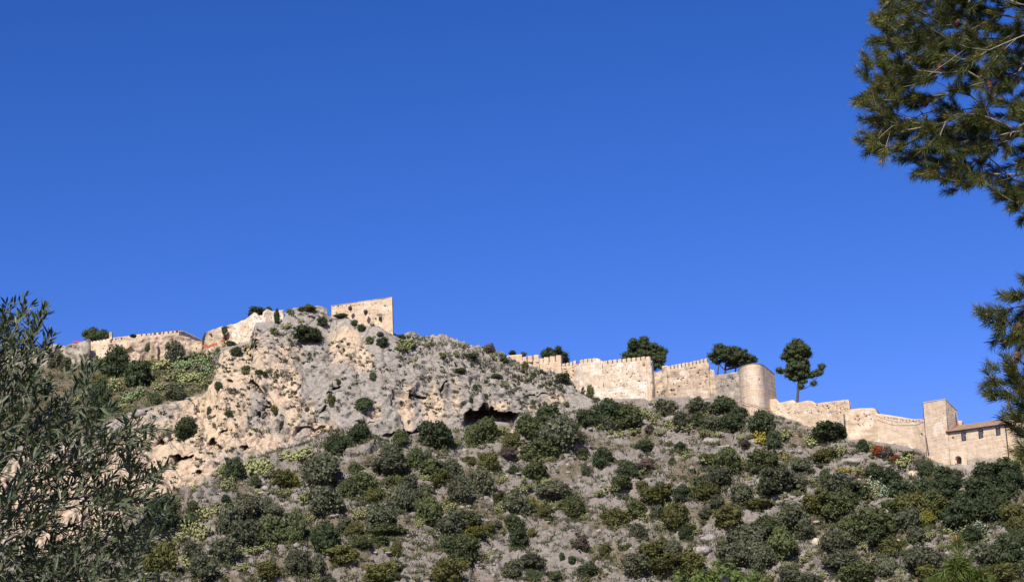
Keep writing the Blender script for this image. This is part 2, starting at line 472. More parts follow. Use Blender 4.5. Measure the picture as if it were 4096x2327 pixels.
# calm the ground where the walls stand (around the rim on the right, and at the wall feet on the left)
calm = 1 - 0.85 * (sstep(2.88, 2.97, kf[sub]) * (1 - cl[sub])) - 0.75 * sstep(4.85, 5.0, kf[sub])
d[sub] = (dc * wcs + ds * wss + dt * wts) * np.clip(calm, 0.1, 1)
dfine = np.zeros(len(pf), dtype=np.float32)
wlc = np.clip(worley(qw / np.array([1.7, 1.7, 2.4]), 5), 0, 1)
dfine[sub] = ((cb2 - .5) * 0.6 * wts * rocky + crag * 0.4 + crag2 * 0.35 + (0.45 - wlc) * 0.5) * (wcs + wts * rocky)
keepz = sstep(870, 900, uu) * (1 - sstep(1585, 1640, uu))
d *= 1 - 0.8 * keepz * sstep(3.55, 3.9, kf)
rimfade = 1 - 0.7 * sstep(3.9, 3.99, kf) * cl * (1 - sstep(4.0, 4.15, kf))
d *= rimfade
# caves and overhangs: (u, v, ru, rv, depth m, rotation deg)
CAVES = [(1950, 1712, 108, 72, 14, 0), (1700, 1722, 85, 26, 4.5, -6), (1660, 1740, 22, 30, 4, 0), (1510, 1772, 62, 15, 4, 8), (722, 1836, 46, 17, 7, 2),
         (860, 1778, 17, 19, 4.5, 25), (884, 1796, 13, 11, 3.5, 30), (985, 1790, 26, 9, 4, -8), (893, 1730, 20, 6, 3, -12), (918, 1535, 12, 6, 2.5, 15),
         (1028, 1548, 38, 10, 4, 42), (1032, 1662, 9, 10, 2.5, 0), (641, 1764, 14, 9, 3.5, 0), (785, 1905, 28, 14, 3.5, -10), (1342, 1572, 22, 9, 3, -30), (1325, 1600, 12, 16, 2.5, -20),
         (1668, 1583, 46, 5, 1.8, -4), (2160, 1592, 60, 4, 1.5, 4), (2262, 1668, 32, 9, 3.5, 6), (1290, 1640, 16, 5, 2, -35), (1065, 1625, 7, 40, 2.5, 18), (1000, 1420, 9, 36, 2.2, -14),
         (1020, 1385, 10, 22, 2.2, 10), (1460, 1700, 40, 6, 1.5, -10), (1240, 1720, 70, 5, 1.5, -8), (1560, 1740, 25, 10, 2.5, 0), (650, 1640, 16, 8, 2, 20), (560, 1660, 40, 8, 2.5, -20),
         (1775, 1545, 18, 5, 1.8, -40), (1700, 1530, 12, 7, 1.6, 40), (1120, 1680, 6, 30, 1.6, 8), (1190, 1580, 6, 34, 1.5, -6)]
push = np.zeros(len(pf), dtype=np.float32)
cliff_only = wc > 0.3
uj = uu + noise(pf, 0.35, 21) * 34 + noise(pf, 1.1, 22) * 12
vj = vv + noise(pf, 0.35, 23) * 26 + noise(pf, 1.1, 24) * 10
for (cu, cv, ru, rv, dep, rot) in CAVES:
    a = R(rot)
    jj = min(1.0, max(0.25, rv / 26.0))
    x = (uu + (uj - uu) * jj - cu); y = (vv + (vj - vv) * jj - cv)
    xr = x * math.cos(a) + y * math.sin(a); yr = -x * math.sin(a) + y * math.cos(a)
    rr = (xr / ru) ** 2 + (yr / rv) ** 2
    push = np.maximum(push, np.where(cliff_only, (1 - sstep(0.72, 1.05, rr)) * dep, 0))
pf = pf + nf * (d + dfine * (0.12 + 0.25 * sstep(1500, 1750, uu)))[:, None]
pf[:, 1] += push
pf[:, 2] += push * 0.32
# rock colour masks (fresh cream limestone against grey weathered rock)
TAN = [(650, 1880, 220, 200, 1.0), (850, 1660, 150, 190, .95), (940, 1480, 100, 110, .85), (1040, 1480, 60, 110, .7), (1100, 1560, 45, 150, .75), (1165, 1610, 36, 170, 1.0), (1150, 1420, 60, 50, .6),
       (1385, 1385, 62, 80, 1.1), (1440, 1440, 45, 50, .9), (1630, 1640, 30, 80, .7), (1735, 1650, 40, 80, 1.1), (1820, 1600, 16, 60, .6), (2230, 1600, 55, 45, .9), (2140, 1640, 60, 30, .6), (2270, 1560, 28, 40, .9),
       (1010, 1760, 170, 55, .8), (1290, 1730, 70, 40, .75), (350, 2010, 420, 210, 1.1), (1990, 1640, 40, 25, .7), (1750, 1400, 25, 20, .7), (1500, 1660, 30, 40, .5), (1240, 1650, 22, 70, .6), (1880, 1700, 60, 40, .4)]
tan = np.zeros(len(pf), dtype=np.float32)
for (cu, cv, ru, rv, st) in TAN:
    tan = np.maximum(tan, st * np.exp(-(((uu - cu) / ru) ** 2 + ((vv - cv) / rv) ** 2) * 0.9))
tan *= 0.86 * np.clip(wc * 1.2, 0, 1)
veg = np.zeros(len(pf), dtype=np.float32)
veg[sub] = np.clip(0.5 + 1.3 * fbm(q, 0.11, 4, 70), 0, 1) * (0.55 * wss + 0.75 * wts)
veg *= 1 - 0.8 * wtop * sstep(1150, 1250, uu)
veg = np.maximum(veg, wtop * sstep(880, 820, uu) * 0.9)

idx = np.arange(NRT * NS).reshape(NRT, NS)
Q = np.stack([idx[:-1, :-1], idx[:-1, 1:], idx[1:, 1:], idx[1:, :-1]], -1)
rowk = Kg[:-1]
colcl = (lines[2][1] - lines[1][1])[:-1] > 2.5
ucol = np.interp(s_grid[:-1], *(lambda P_: (P_[:, 0] / P_[:, 1], np.array([q_[0] for q_ in L3])))(np.array([W(*q_) for q_ in L3])))
is_cliff = ((rowk >= 3) & (rowk < 4))[:, None] & colcl[None, :]
is_cliff |= ((rowk >= 3) & (rowk < 5))[:, None] & ((ucol > 880) & (ucol < 2385))[None, :]

def terrain_obj(name, faces, mat):
    used, inv = np.unique(faces.ravel(), return_inverse=True)
    me = mesh_np(name, pf[used], quads=inv.reshape(-1, 4), mat=mat, smooth=False)
    for nm, arr in (('tan', tan), ('veg', veg)):
        a = me.attributes.new(nm, 'FLOAT', 'POINT'); a.data.foreach_set('value', arr[used].astype(np.float32))
    return obj(name, me)

# limestone cliff
n = N('cliff_limestone')
t0 = n.attr('tan')
st1 = n.noise(1.0, 5, 0.65, stretch=(0.34, 0.34, 0.055), dist=0.5)
st2 = n.noise(1.0, 5, 0.7, stretch=(1.1, 1.1, 0.16), dist=0.4)
fi = n.noise(1.4, 6, 0.75)
fi2 = n.noise(5.0, 4, 0.7)
msk = n.math('ADD', n.math('MULTIPLY', t0, 0.62), n.math('ADD', n.math('MULTIPLY', st1, 0.75), n.math('MULTIPLY', fi, 0.5)))
msk = n.ramp(msk, [(0.74, 0.0), (0.93, 1.0)])
grey = n.mix(n.ramp(fi, [(0.32, 0.0), (0.68, 1.0)]), (0.19, 0.168, 0.148), (0.40, 0.36, 0.318))
grey = n.mix(n.ramp(st2, [(0.55, 0.0), (0.72, 0.55)]), grey, (0.36, 0.36, 0.37))
cream = n.mix(n.ramp(st2, [(0.35, 0.0), (0.66, 1.0)]), (0.44, 0.325, 0.22), (0.60, 0.475, 0.35))
cream = n.mix(n.ramp(n.noise(1.0, 4, 0.6, stretch=(0.6, 0.6, 0.1), dist=0.7), [(0.62, 0.0), (0.76, 0.6)]), cream, (0.36, 0.20, 0.11))
c = n.mix(msk, grey, cream)
# joints and cracks, warped so that they wander
wv = n.t.nodes.new('ShaderNodeVectorMath'); wv.operation = 'ADD'
sc_ = n.t.nodes.new('ShaderNodeVectorMath'); sc_.operation = 'SCALE'; sc_.inputs['Scale'].default_value = 3.2
nz_ = n.t.nodes.new('ShaderNodeTexNoise'); nz_.inputs['Scale'].default_value = 0.35; nz_.inputs['Detail'].default_value = 5
n.lk(n.co, nz_.inputs['Vector']); n.lk(nz_.outputs['Color'], sc_.inputs[0]); n.lk(n.co, wv.inputs[0]); n.lk(sc_.outputs[0], wv.inputs[1])
def crack(scale, stretch):
    mp = n.t.nodes.new('ShaderNodeMapping'); mp.inputs['Scale'].default_value = stretch; mp.inputs['Rotation'].default_value = (0.2, 0.35, 0.1)
    n.lk(wv.outputs[0], mp.inputs['Vector'])
    vo = n.t.nodes.new('ShaderNodeTexVoronoi'); vo.feature = 'DISTANCE_TO_EDGE'; vo.inputs['Scale'].default_value = scale
    n.lk(mp.outputs[0], vo.inputs['Vector']); return vo.outputs['Distance']
ck1 = crack(0.16, (1, 1, .55)); ck2 = crack(0.5, (1, 1, .6))
gate_ = n.ramp(n.noise(0.2, 4, 0.6), [(0.42, 0.0), (0.58, 1.0)])
c = n.mix(n.math('MULTIPLY', n.ramp(ck1, [(0.0, 0.9), (0.035, 0.0)]), 0.85), c, (0.10, 0.08, 0.062))
c = n.mix(n.math('MULTIPLY', n.ramp(ck2, [(0.0, 0.8), (0.05, 0.0)]), gate_), c, (0.13, 0.105, 0.082))
c = n.mix(n.ramp(n.noise(1.0, 6, 0.7, stretch=(0.5, 0.5, 0.07), dist=0.6), [(0.56, 0.0), (0.70, 0.6)]), c, (0.20, 0.175, 0.155))
c = n.mix(n.ramp(fi2, [(0.30, 0.45), (0.48, 0.0)]), c, (0.11, 0.095, 0.08))
c = n.mix(n.ramp(n.voro(0.42), [(0.14, 0.8), (0.24, 0.0)]), c, (0.055, 0.058, 0.04))
n.bump(n.math('ADD', n.math('MULTIPLY', fi, 0.9), n.math('ADD', n.math('MULTIPLY', fi2, 0.35), n.math('ADD', n.math('MULTIPLY', st2, 0.5), n.math('MULTIPLY', n.ramp(ck1, [(0.0, 0.0), (0.06, 1.0)]), 0.6)))), 0.65, 0.35)
MATS['cliff'] = n.col(c)

# grey-mauve bedded limestone of the hillside with dry grass
n = N('hillside_limestone')
ve = n.attr('veg')
fi = n.noise(0.8, 6, 0.72)
fi2 = n.noise(3.5, 5, 0.75)
bd = n.noise(1.0, 5, 0.65, stretch=(0.22, 0.3, 1.3), dist=0.5)
rock = n.mix(n.ramp(fi, [(0.3, 0.0), (0.7, 1.0)]), (0.150, 0.129, 0.114), (0.30, 0.266, 0.240))
rock = n.mix(n.ramp(bd, [(0.56, 0.0), (0.72, 0.7)]), rock, (0.38, 0.335, 0.295))
rock = n.mix(n.ramp(bd, [(0.28, 0.6), (0.42, 0.0)]), rock, (0.13, 0.105, 0.09))
soil = n.mix(n.ramp(fi2, [(0.35, 0.0), (0.65, 1.0)]), (0.10, 0.072, 0.05), (0.20, 0.155, 0.105))
soil = n.mix(n.ramp(n.noise(0.5, 5, 0.7), [(0.48, 0.0), (0.66, 0.7)]), soil, (0.085, 0.095, 0.04))
k = n.math('ADD', n.math('MULTIPLY', ve, 0.8), n.math('MULTIPLY', n.noise(0.6, 6, 0.75), 0.7))
c = n.mix(n.ramp(k, [(0.60, 0.0), (0.80, 0.9)]), rock, soil)
c = n.mix(n.ramp(fi2, [(0.28, 0.4), (0.45, 0.0)]), c, (0.09, 0.075, 0.065))
n.bump(n.math('ADD', n.math('MULTIPLY', fi, 0.8), n.math('ADD', n.math('MULTIPLY', fi2, 0.4), n.math('MULTIPLY', bd, 0.5))), 0.9, 0.45)
MATS['slope'] = n.col(c)

cliff_o = tag(terrain_obj('cliff', Q[is_cliff].reshape(-1, 4), MATS['cliff']), 'grey and cream limestone cliff with caves under the castle', kind='structure')
hill_o = tag(terrain_obj('hillside', Q[~is_cliff].reshape(-1, 4), MATS['slope']), 'steep grey rocky hillside dotted with bushes', kind='structure')

# valley floor, one sheet to the horizon
gm = N('valley_ground')
MATS['ground'] = gm.col(gm.mix(gm.ramp(gm.noise(0.08, 6, 0.7), [(0.4, 0.0), (0.6, 1.0)]), (0.16, 0.13, 0.09), (0.08, 0.10, 0.045)))
gx = np.array([-6000, -1500, -400, -100, 0, 100, 400, 1500, 6000.0])
gv = np.array([(x, y, -0.45 if abs(x) > 150 or y > 120 or y < -60 else 0.0) for y in (-6000, -1000, -60, -20, 20, 60, 120, 200, 1500, 9000) for x in gx])
gi = np.arange(len(gv)).reshape(10, 9)
gq = np.stack([gi[:-1, :-1], gi[:-1, 1:], gi[1:, 1:], gi[1:, :-1]], -1).reshape(-1, 4)
tag(obj('ground', mesh_np('ground', gv, quads=gq, mat=MATS['ground'])), 'flat valley ground at the foot of the hill', kind='structure')

_vis = Q[(rowk >= 2) & (rowk < 5.6)].reshape(-1, 4)
_tri = np.concatenate([_vis[:, [0, 1, 2]], _vis[:, [0, 2, 3]]])
BVH = BVHTree.FromPolygons(pf.tolist(), _tri.tolist(), all_triangles=True)

def hit(u, v):
    r = ray(u, v)
    h = BVH.ray_cast(Vector(CP), Vector(r))
    return None if h[0] is None else np.array(h[0])

def ground_z(x, y, z0=400.0):
    h = BVH.ray_cast(Vector((x, y, z0)), Vector((0, 0, -1)))
    return None if h[0] is None else h[0].z

# ------------------------------------------------------------------ castle
def wall_mesh(name, pts, thick, mat, parent, holes=(), through=(), rough=0.06, res=0.26, jag=0.0, sink=2.5, hole_d=0.55, seed=1, rs=0.9):
    T = np.array([W(u, vt, D) for (u, vt, vb, D) in pts])
    zb = np.array([zat(T[i, 0], T[i, 1], pts[i][2]) - sink for i in range(len(pts))])
    seg = np.hypot(np.diff(T[:, 0]), np.diff(T[:, 1])); cum = np.concatenate([[0], np.cumsum(np.maximum(seg, 0.02))])
    nc = max(3, int(cum[-1] / res))
    s = np.unique(np.concatenate([np.linspace(0, cum[-1], nc), cum]))
    nc = len(s)
    x = np.interp(s, cum, T[:, 0]); y = np.interp(s, cum, T[:, 1]); zt = np.interp(s, cum, T[:, 2]); zbo = np.interp(s, cum, zb)
    if jag > 0:
        zt = zt + jag * fbm(np.stack([x, y, x * 0], -1), 0.55, 3, seed + 5)
    tx, ty = np.gradient(x), np.gradient(y)
    for _ in range(2):
        tx[1:-1] = (tx[:-2] + tx[1:-1] + tx[2:]) / 3; ty[1:-1] = (ty[:-2] + ty[1:-1] + ty[2:]) / 3
    l = np.hypot(tx, ty) + 1e-9
    nx, ny = ty / l, -tx / l
    nr = max(3, int(np.max(zt - zbo) / res))
    t = np.linspace(0, 1, nr)
    F = np.zeros((nr, nc, 3))
    F[..., 0] = x; F[..., 1] = y; F[..., 2] = zbo[None] + (zt - zbo)[None] * t[:, None]
    nrm = np.stack([np.broadcast_to(nx, (nr, nc)), np.broadcast_to(ny, (nr, nc)), np.zeros((nr, nc))], -1)
    B = F - nrm * thick
    ds = fbm(F.reshape(-1, 3), rs, 4, seed).reshape(nr, nc) * rough
    F = F + nrm * ds[..., None]
    nfv = nr * nc
    V = np.concatenate([F.reshape(-1, 3), B.reshape(-1, 3)])
    fi = np.arange(nfv).reshape(nr, nc); bi = fi + nfv
    cu, cv = proj((F[:-1, :-1] + F[1:, 1:]) / 2)
    hm = np.zeros((nr - 1, nc - 1), bool); tm = hm.copy()
    def mark(m, spec):
        for (hu, hv, hw, hh) in spec:
            k = (np.abs(cu - hu) <= hw / 2) & (np.abs(cv - hv) <= hh / 2)
            if not k.any():
                dd = (cu - hu) ** 2 + (cv - hv) ** 2
                k = dd == dd.min()
            m |= k
    mark(hm, holes); mark(tm, through)
    qf = np.stack([fi[:-1, :-1], fi[:-1, 1:], fi[1:, 1:], fi[1:, :-1]], -1)
    qb = np.stack([bi[:-1, :-1], bi[1:, :-1], bi[1:, 1:], bi[:-1, 1:]], -1)
    solid = ~(hm | tm)
    quads = [qf[solid], qb[~tm]]
    # top, ends
    quads.append(np.stack([fi[-1, :-1], fi[-1, 1:], bi[-1, 1:], bi[-1, :-1]], -1))
    quads.append(np.stack([fi[:-1, 0], fi[1:, 0], bi[1:, 0], bi[:-1, 0]], -1))
    quads.append(np.stack([fi[:-1, -1], bi[:-1, -1], bi[1:, -1], fi[1:, -1]], -1))
    extraV, extraQ = [], []
    base = len(V)
    for m, dep in ((hm, hole_d), (tm, None)):
        for (j, i) in np.argwhere(m):
            c = [fi[j, i], fi[j, i + 1], fi[j + 1, i + 1], fi[j + 1, i]]
            if dep is None:
                bk = [bi[j, i], bi[j, i + 1], bi[j + 1, i + 1], bi[j + 1, i]]
            else:
                bk = []
                for q_ in c:
                    jj, ii = divmod(q_, nc)
                    extraV.append(V[q_] - nrm[jj, ii] * dep); bk.append(base + len(extraV) - 1)
                extraQ.append(bk)
            nb = [(j - 1, i), (j, i + 1), (j + 1, i), (j, i - 1)]
            for e in range(4):
                a, b = nb[e]
                inside = 0 <= a < m.shape[0] and 0 <= b < m.shape[1] and m[a, b]
                if not inside:
                    extraQ.append([c[e], c[(e + 1) % 4], bk[(e + 1) % 4], bk[e]])
    if extraV: V = np.concatenate([V, np.array(extraV)])
    qs = np.concatenate(quads)
    if extraQ: qs = np.concatenate([qs, np.array(extraQ)])
    og = np.array(parent.location) if parent is not None else np.zeros(3)
    me = mesh_np(name, V - og, quads=qs, mat=mat)
    return obj(name, me, parent)

def base_of(pts):
    m = pts[len(pts) // 2]
    T = W(m[0], m[1], m[3])
    return (T[0], T[1], zat(T[0], T[1], m[2]))

def wall(name, label, pts, thick, mat, cat='wall', group=None, **kw):
    t = thing(name, label, cat, base_of(pts), group)
    wall_mesh('masonry', pts, thick, mat, t, **kw)
    return t

def merlon(parent, u0, u1, vt0, vt1, vb0, vb1, D0, D1, thick, mat, rnd=0.06):
    """one merlon: a block with a low hipped cap, standing on the wall"""
    a = W(u0, vb0, D0); b = W(u1, vb1, D1)
    za = zat(a[0], a[1], vt0); zb = zat(b[0], b[1], vt1)
    n_ = np.array([b[1] - a[1], -(b[0] - a[0]), 0]); n_ /= np.linalg.norm(n_)
    if n_[1] > 0: n_ = -n_
    o = n_ * 0.03
    bk = -n_ * (thick + 0.03)
    ins = (b - a) * 0.14
    j = lambda: rng.normal(0, 0.02, 3)
    A0, B0 = a + o - np.array([0, 0, 0.4]), b + o - np.array([0, 0, 0.4])
    ht = 0.13
    A1, B1 = np.array([a[0], a[1], za - ht]) + o, np.array([b[0], b[1], zb - ht]) + o
    A2, B2 = np.array([a[0], a[1], za]) + ins * [1, 1, 0] + o * 0 - n_ * 0.12, np.array([b[0], b[1], zb]) - ins * [1, 1, 0] - n_ * 0.12
    vs = [A0, B0, A1 + j(), B1 + j(), A2 + j(), B2 + j()]
    vs += [A0 + bk, B0 + bk, A1 + bk, B1 + bk, A2 - n_ * (thick - 0.24), B2 - n_ * (thick - 0.24)]
    fs = [(0, 1, 3, 2), (2, 3, 5, 4), (4, 5, 11, 10), (6, 8, 9, 7), (8, 10, 11, 9), (0, 2, 8, 6), (2, 4, 10, 8), (1, 7, 9, 3), (3, 9, 11, 5)]
    m = MB(); m.add(vs, fs)
    return m.build('merlon', mat, parent)

def merlon_row(parent, pts, n, gap, hpx, thick, mat):
    """n merlons along a top line given as (u, v_top, D) points"""
    P_ = np.array(pts, float)
    us = np.linspace(P_[0, 0], P_[-1, 0], n + 1)
    f = lambda u, k: float(np.interp(u, P_[:, 0], P_[:, k]))
    for i in range(n):
        a, b = us[i] + gap / 2, us[i + 1] - gap / 2
        dv = rng.normal(0, 0.7)
        merlon(parent, a, b, f(a, 1) + dv, f(b, 1) + dv + rng.normal(0, 0.5), f(a, 1) + hpx, f(b, 1) + hpx, f(a, 2), f(b, 2), thick, mat)

def scatter_holes(u0, u1, v0, v1, n, s=(4, 7), seed=0):
    r = np.random.default_rng(seed)
    return [(r.uniform(u0, u1), r.uniform(v0, v1), r.uniform(*s), r.uniform(*s)) for _ in range(n)]

# ---- left part of the castle
t = wall('rubble_wall', 'low grey rubble wall behind the olive tree, leftmost of the castle walls',
     [(-60, 1420, 1490, 452), (120, 1385, 1475, 452), (190, 1392, 1470, 452), (215, 1372, 1468, 452), (240, 1376, 1465, 452), (262, 1380, 1462, 451), (300, 1369, 1460, 450), (335, 1364, 1455, 449), (350, 1358, 1452, 448.5), (359, 1362, 1452, 449)],
     1.6, MATS['greyruin'], rough=1.0, jag=0.35, seed=3, rs=0.35, holes=scatter_holes(200, 350, 1385, 1430, 6, (5, 9), 1))
P_B = [(358, 1366, 1450, 452.5), (400, 1360, 1445, 452), (439, 1353, 1440, 451.5)]
t = wall('plaster_wall', 'smooth peach wall with a row of loopholes beside the grey rubble wall', P_B, 1.2, MATS['stucco_tower'], rough=0.05, sink=4,
         holes=[(u, 1366 - 0.155 * (u - 366), 3.5, 8) for u in range(371, 436, 13)] + [(416, 1383, 5, 6), (378, 1403, 4, 9), (412, 1396, 4, 7), (370, 1391, 5, 4), (402, 1416, 4, 4)])
m = MB(); a = W(444, 1345, 452.3); m.box(a, (0.32, 0, 0), (0, 0.5, 0), (0, 0, 0.75)); 
a2 = a + np.array([0, 0, 0.8]); m.add([a2 + [-.36, -.55, 0], a2 + [.36, -.55, 0], a2 + [.36, .55, 0], a2 + [-.36, .55, 0], a2 + [0, 0, .25]], [(0, 1, 4), (1, 2, 4), (2, 3, 4), (3, 0, 4), (3, 2, 1, 0)])
m.build('turret', MATS['ruin'], t)
P_C = [(439, 1352, 1400, 458), (500, 1345, 1400, 459), (545, 1338, 1400, 459.5), (620, 1331, 1400, 460), (716, 1321, 1400, 461), (735, 1323, 1400, 463), (803, 1355, 1400, 471), (822, 1364, 1400, 473)]
hl = [(452 + 12 * k, 1357 - 1.1 * k, 3.2, 7) for k in range(5)] + [(568 + 17.6 * k, 1340.5 - 1.75 * k, 6.5, 7) for k in range(9)] + [(731, 1334, 5, 7), (757, 1344, 5, 7)]
wall('loophole_wall', 'long pale wall with evenly spaced loopholes along the left skyline', P_C, 1.0, MATS['stucco'], rough=0.05, sink=3, holes=hl, hole_d=0.6)
P_D = [(434, 1374, 1440, 451), (470, 1366, 1448, 450), (500, 1362, 1460, 449.5), (520, 1360, 1470, 449), (560, 1366, 1455, 449), (572, 1352, 1452, 449.5), (600, 1346, 1445, 450), (640, 1345, 1440, 450.5), (700, 1338, 1438, 451), (742, 1346, 1435, 451.5), (772, 1357, 1430, 452), (800, 1362, 1428, 452), (822, 1362, 1420, 452)]
arch = []
for k in range(-6, 7):
    h = 26 - abs(k) * 2.6
    arch.append((521 + k * 3.2, 1412 - h / 2, 3.6, h))
wall('ruined_wall', 'long ruined rubble wall with a pointed blind arch, behind two dark bushes', P_D, 1.5, MATS['ruin'], rough=0.7, jag=0.3, sink=4, seed=11, rs=0.5, holes=arch + scatter_holes(560, 800, 1365, 1415, 9, (3, 6), 4), hole_d=1.0)
wall('rubble_buttress', 'broken rubble buttress standing in front of the pointed arch', [(528, 1405, 1470, 447.5), (545, 1398, 1470, 447), (560, 1408, 1470, 447), (574, 1420, 1470, 447.5)], 1.6, MATS['ruin'], rough=0.9, jag=0.5, sink=4, seed=13, rs=0.5)
wall('ruined_partition', 'low ruined wall stump right of the pointed arch', [(640, 1402, 1440, 448.5), (655, 1396, 1440, 448), (670, 1390, 1440, 448), (676, 1420, 1440, 448)], 1.2, MATS['ruin'], rough=0.5, jag=0.3, sink=4, seed=15)
wall('ruined_pier', 'tall pier of broken masonry on the ruined wall', [(617, 1372, 1432, 448.8), (626, 1368, 1432, 448.6), (633, 1374, 1432, 448.8)], 1.2, MATS['ruin'], rough=0.4, jag=0.3, sink=3, seed=16)

# orange netting and the ruined house with the empty window
P_E = [(816, 1366, 1385, 447), (822, 1345, 1385, 446), (832, 1325, 1385, 445), (850, 1318, 1388, 444.5), (888, 1305, 1392, 443)]
wall('ruined_house_wall', 'ruined house wall with an empty arched window showing the sky', P_E, 1.0, MATS['ruin'], rough=0.3, jag=0.1, sink=3, seed=17, res=0.2,
     through=[(845, 1343, 10, 12)], holes=[(842, 1338, 12, 5), (878, 1322, 3, 3), (865, 1340, 3, 3), (880, 1345, 3, 4)])
P_E2 = [(886, 1308, 1392, 445), (905, 1304, 1392, 444), (916, 1300, 1392, 443.5), (930, 1297, 1392, 443)]
wall('ruined_room_wall', 'recessed ruined room wall with a broken arch above a dark shrub', P_E2, 1.0, MATS['ruin'], rough=0.4, jag=0.15, sink=3, seed=18, holes=[(908, 1310, 16, 6), (902, 1320, 14, 16)], hole_d=0.9)
P_F = [(926, 1300, 1390, 440.5), (950, 1289, 1390, 440), (985, 1276, 1388, 439.5), (1000, 1262, 1385, 439.2), (1010, 1255, 1386, 439)]
wall('white_wall', 'ruined whitewashed wall, the whitest face left of the cliff', P_F, 1.2, MATS['stucco_white'], rough=0.22, jag=0.25, sink=4, seed=19, holes=scatter_holes(935, 1005, 1300, 1380, 26, (3, 5), 6))
P_G = [(1008, 1256, 1310, 438.8), (1016, 1250, 1310, 438.6), (1024, 1252, 1305, 438.5), (1030, 1263, 1300, 438.4), (1055, 1261, 1295, 438.6), (1060, 1242, 1295, 438.8), (1068, 1235, 1293, 438.9), (1082, 1238, 1292, 439.2), (1092, 1245, 1292, 439.5), (1110, 1240, 1292, 439.8), (1134, 1238, 1292, 440)]
wall('rampart_ruin', 'pale ruined rampart with two rounded stumps on the clifftop', P_G, 1.4, MATS['stucco_white'], rough=0.25, jag=0.15, sink=3, seed=20, holes=scatter_holes(1015, 1130, 1262, 1285, 8, (3, 5), 8))
wall('clifftop_wall', 'low rubble wall between clifftop rocks left of the square keep', [(1140, 1246, 1265, 441.5), (1180, 1232, 1258, 442), (1230, 1224, 1252, 442.5), (1280, 1226, 1250, 443), (1310, 1234, 1250, 443.5)], 1.2, MATS['greyruin'], rough=0.6, jag=0.4, sink=2, seed=21, rs=0.5)

def netting(label, pts, h):
    t = thing('safety_netting', label, 'netting', W(*pts[0]), 'orange netting by the ruined house')
    mb = MB(); v = []
    Pn = [W(*p) for p in pts]
    fine = []
    for a, b in zip(Pn[:-1], Pn[1:]):
        for k in np.linspace(0, 1, 9)[:-1]: fine.append(a * (1 - k) + b * k)
    fine.append(Pn[-1])
    N_ = len(fine)
    vs = []
    for k, p in enumerate(fine):
        wv = 0.07 * math.sin(k * 1.9); sg = 0.06 * math.cos(k * 2.3)
        vs += [p + [0, wv, sg], p + [0, -wv, -h + sg], p + [0, -wv + 0.03, -h + sg], p + [0, wv + 0.03, sg]]
    fs = []
    for k in range(N_ - 1):
        for e in range(4):
            fs.append((4 * k + e, 4 * k + (e + 1) % 4, 4 * k + 4 + (e + 1) % 4, 4 * k + 4 + e))
    fs += [(0, 1, 2, 3), tuple(4 * (N_ - 1) + e for e in (3, 2, 1, 0))]
    mb.add(vs, fs); mb.build('net', MATS['net'], t)
    for p in Pn:
        q = MB(); q.tube([p + [0, 0.06, 0.1], p + [0, 0.06, -h - 0.5]], 0.03, 5); q.build('post', MATS['dark'], t)
netting('orange safety netting strip left of the bush by the ruined house', [(809, 1377, 440.5), (835, 1380, 440), (868, 1370, 439.5)], 0.55)
netting('short orange netting strip under the recessed ruined room wall', [(884, 1361, 439.5), (898, 1356, 439.5)], 0.45)

# red tarpaulin on the rubble wall
mb = MB(); c0 = W(311, 1366, 455)
nx_, ny_ = 13, 6; vs = []
for j in range(ny_):
    for i in range(nx_):
        x = (i / (nx_ - 1) - .5) * 2.0; y = (j / (ny_ - 1) - .5) * 1.2
        z = 0.42 * math.cos(y * 2.4) * (0.75 + 0.25 * math.sin(i * 1.7)) + 0.07 * math.sin(i * 2.9 + j * 2.1) - 0.25
        vs.append(c0 + [x, y, z])
fs = [(j * nx_ + i, j * nx_ + i + 1, (j + 1) * nx_ + i + 1, (j + 1) * nx_ + i) for j in range(ny_ - 1) for i in range(nx_ - 1)]
b_ = len(vs); vs += [np.array(q_) - [0, 0, 0.03 + 0.25] for q_ in vs[:b_]]
fs += [tuple(b_ + i for i in reversed(f)) for f in fs]
rim = [i for i in range(nx_)] + [j * nx_ + nx_ - 1 for j in range(1, ny_)] + [(ny_ - 1) * nx_ + i for i in range(nx_ - 2, -1, -1)] + [j * nx_ for j in range(ny_ - 2, 0, -1)]
fs += [(rim[k], b_ + rim[k], b_ + rim[(k + 1) % len(rim)], rim[(k + 1) % len(rim)]) for k in range(len(rim))]
mb.add(vs, fs)
tp = mb.build('tarpaulin', MATS['tarp'], None, True, origin=c0)
tag(tp, 'small bright red tarpaulin heaped behind the grey rubble wall', 'tarpaulin')

# ---- prisms: towers with a level top over a plan given as (u, v, D) corners
def plan(pts): return [W(u, v, D)[:2] for (u, v, D) in pts]

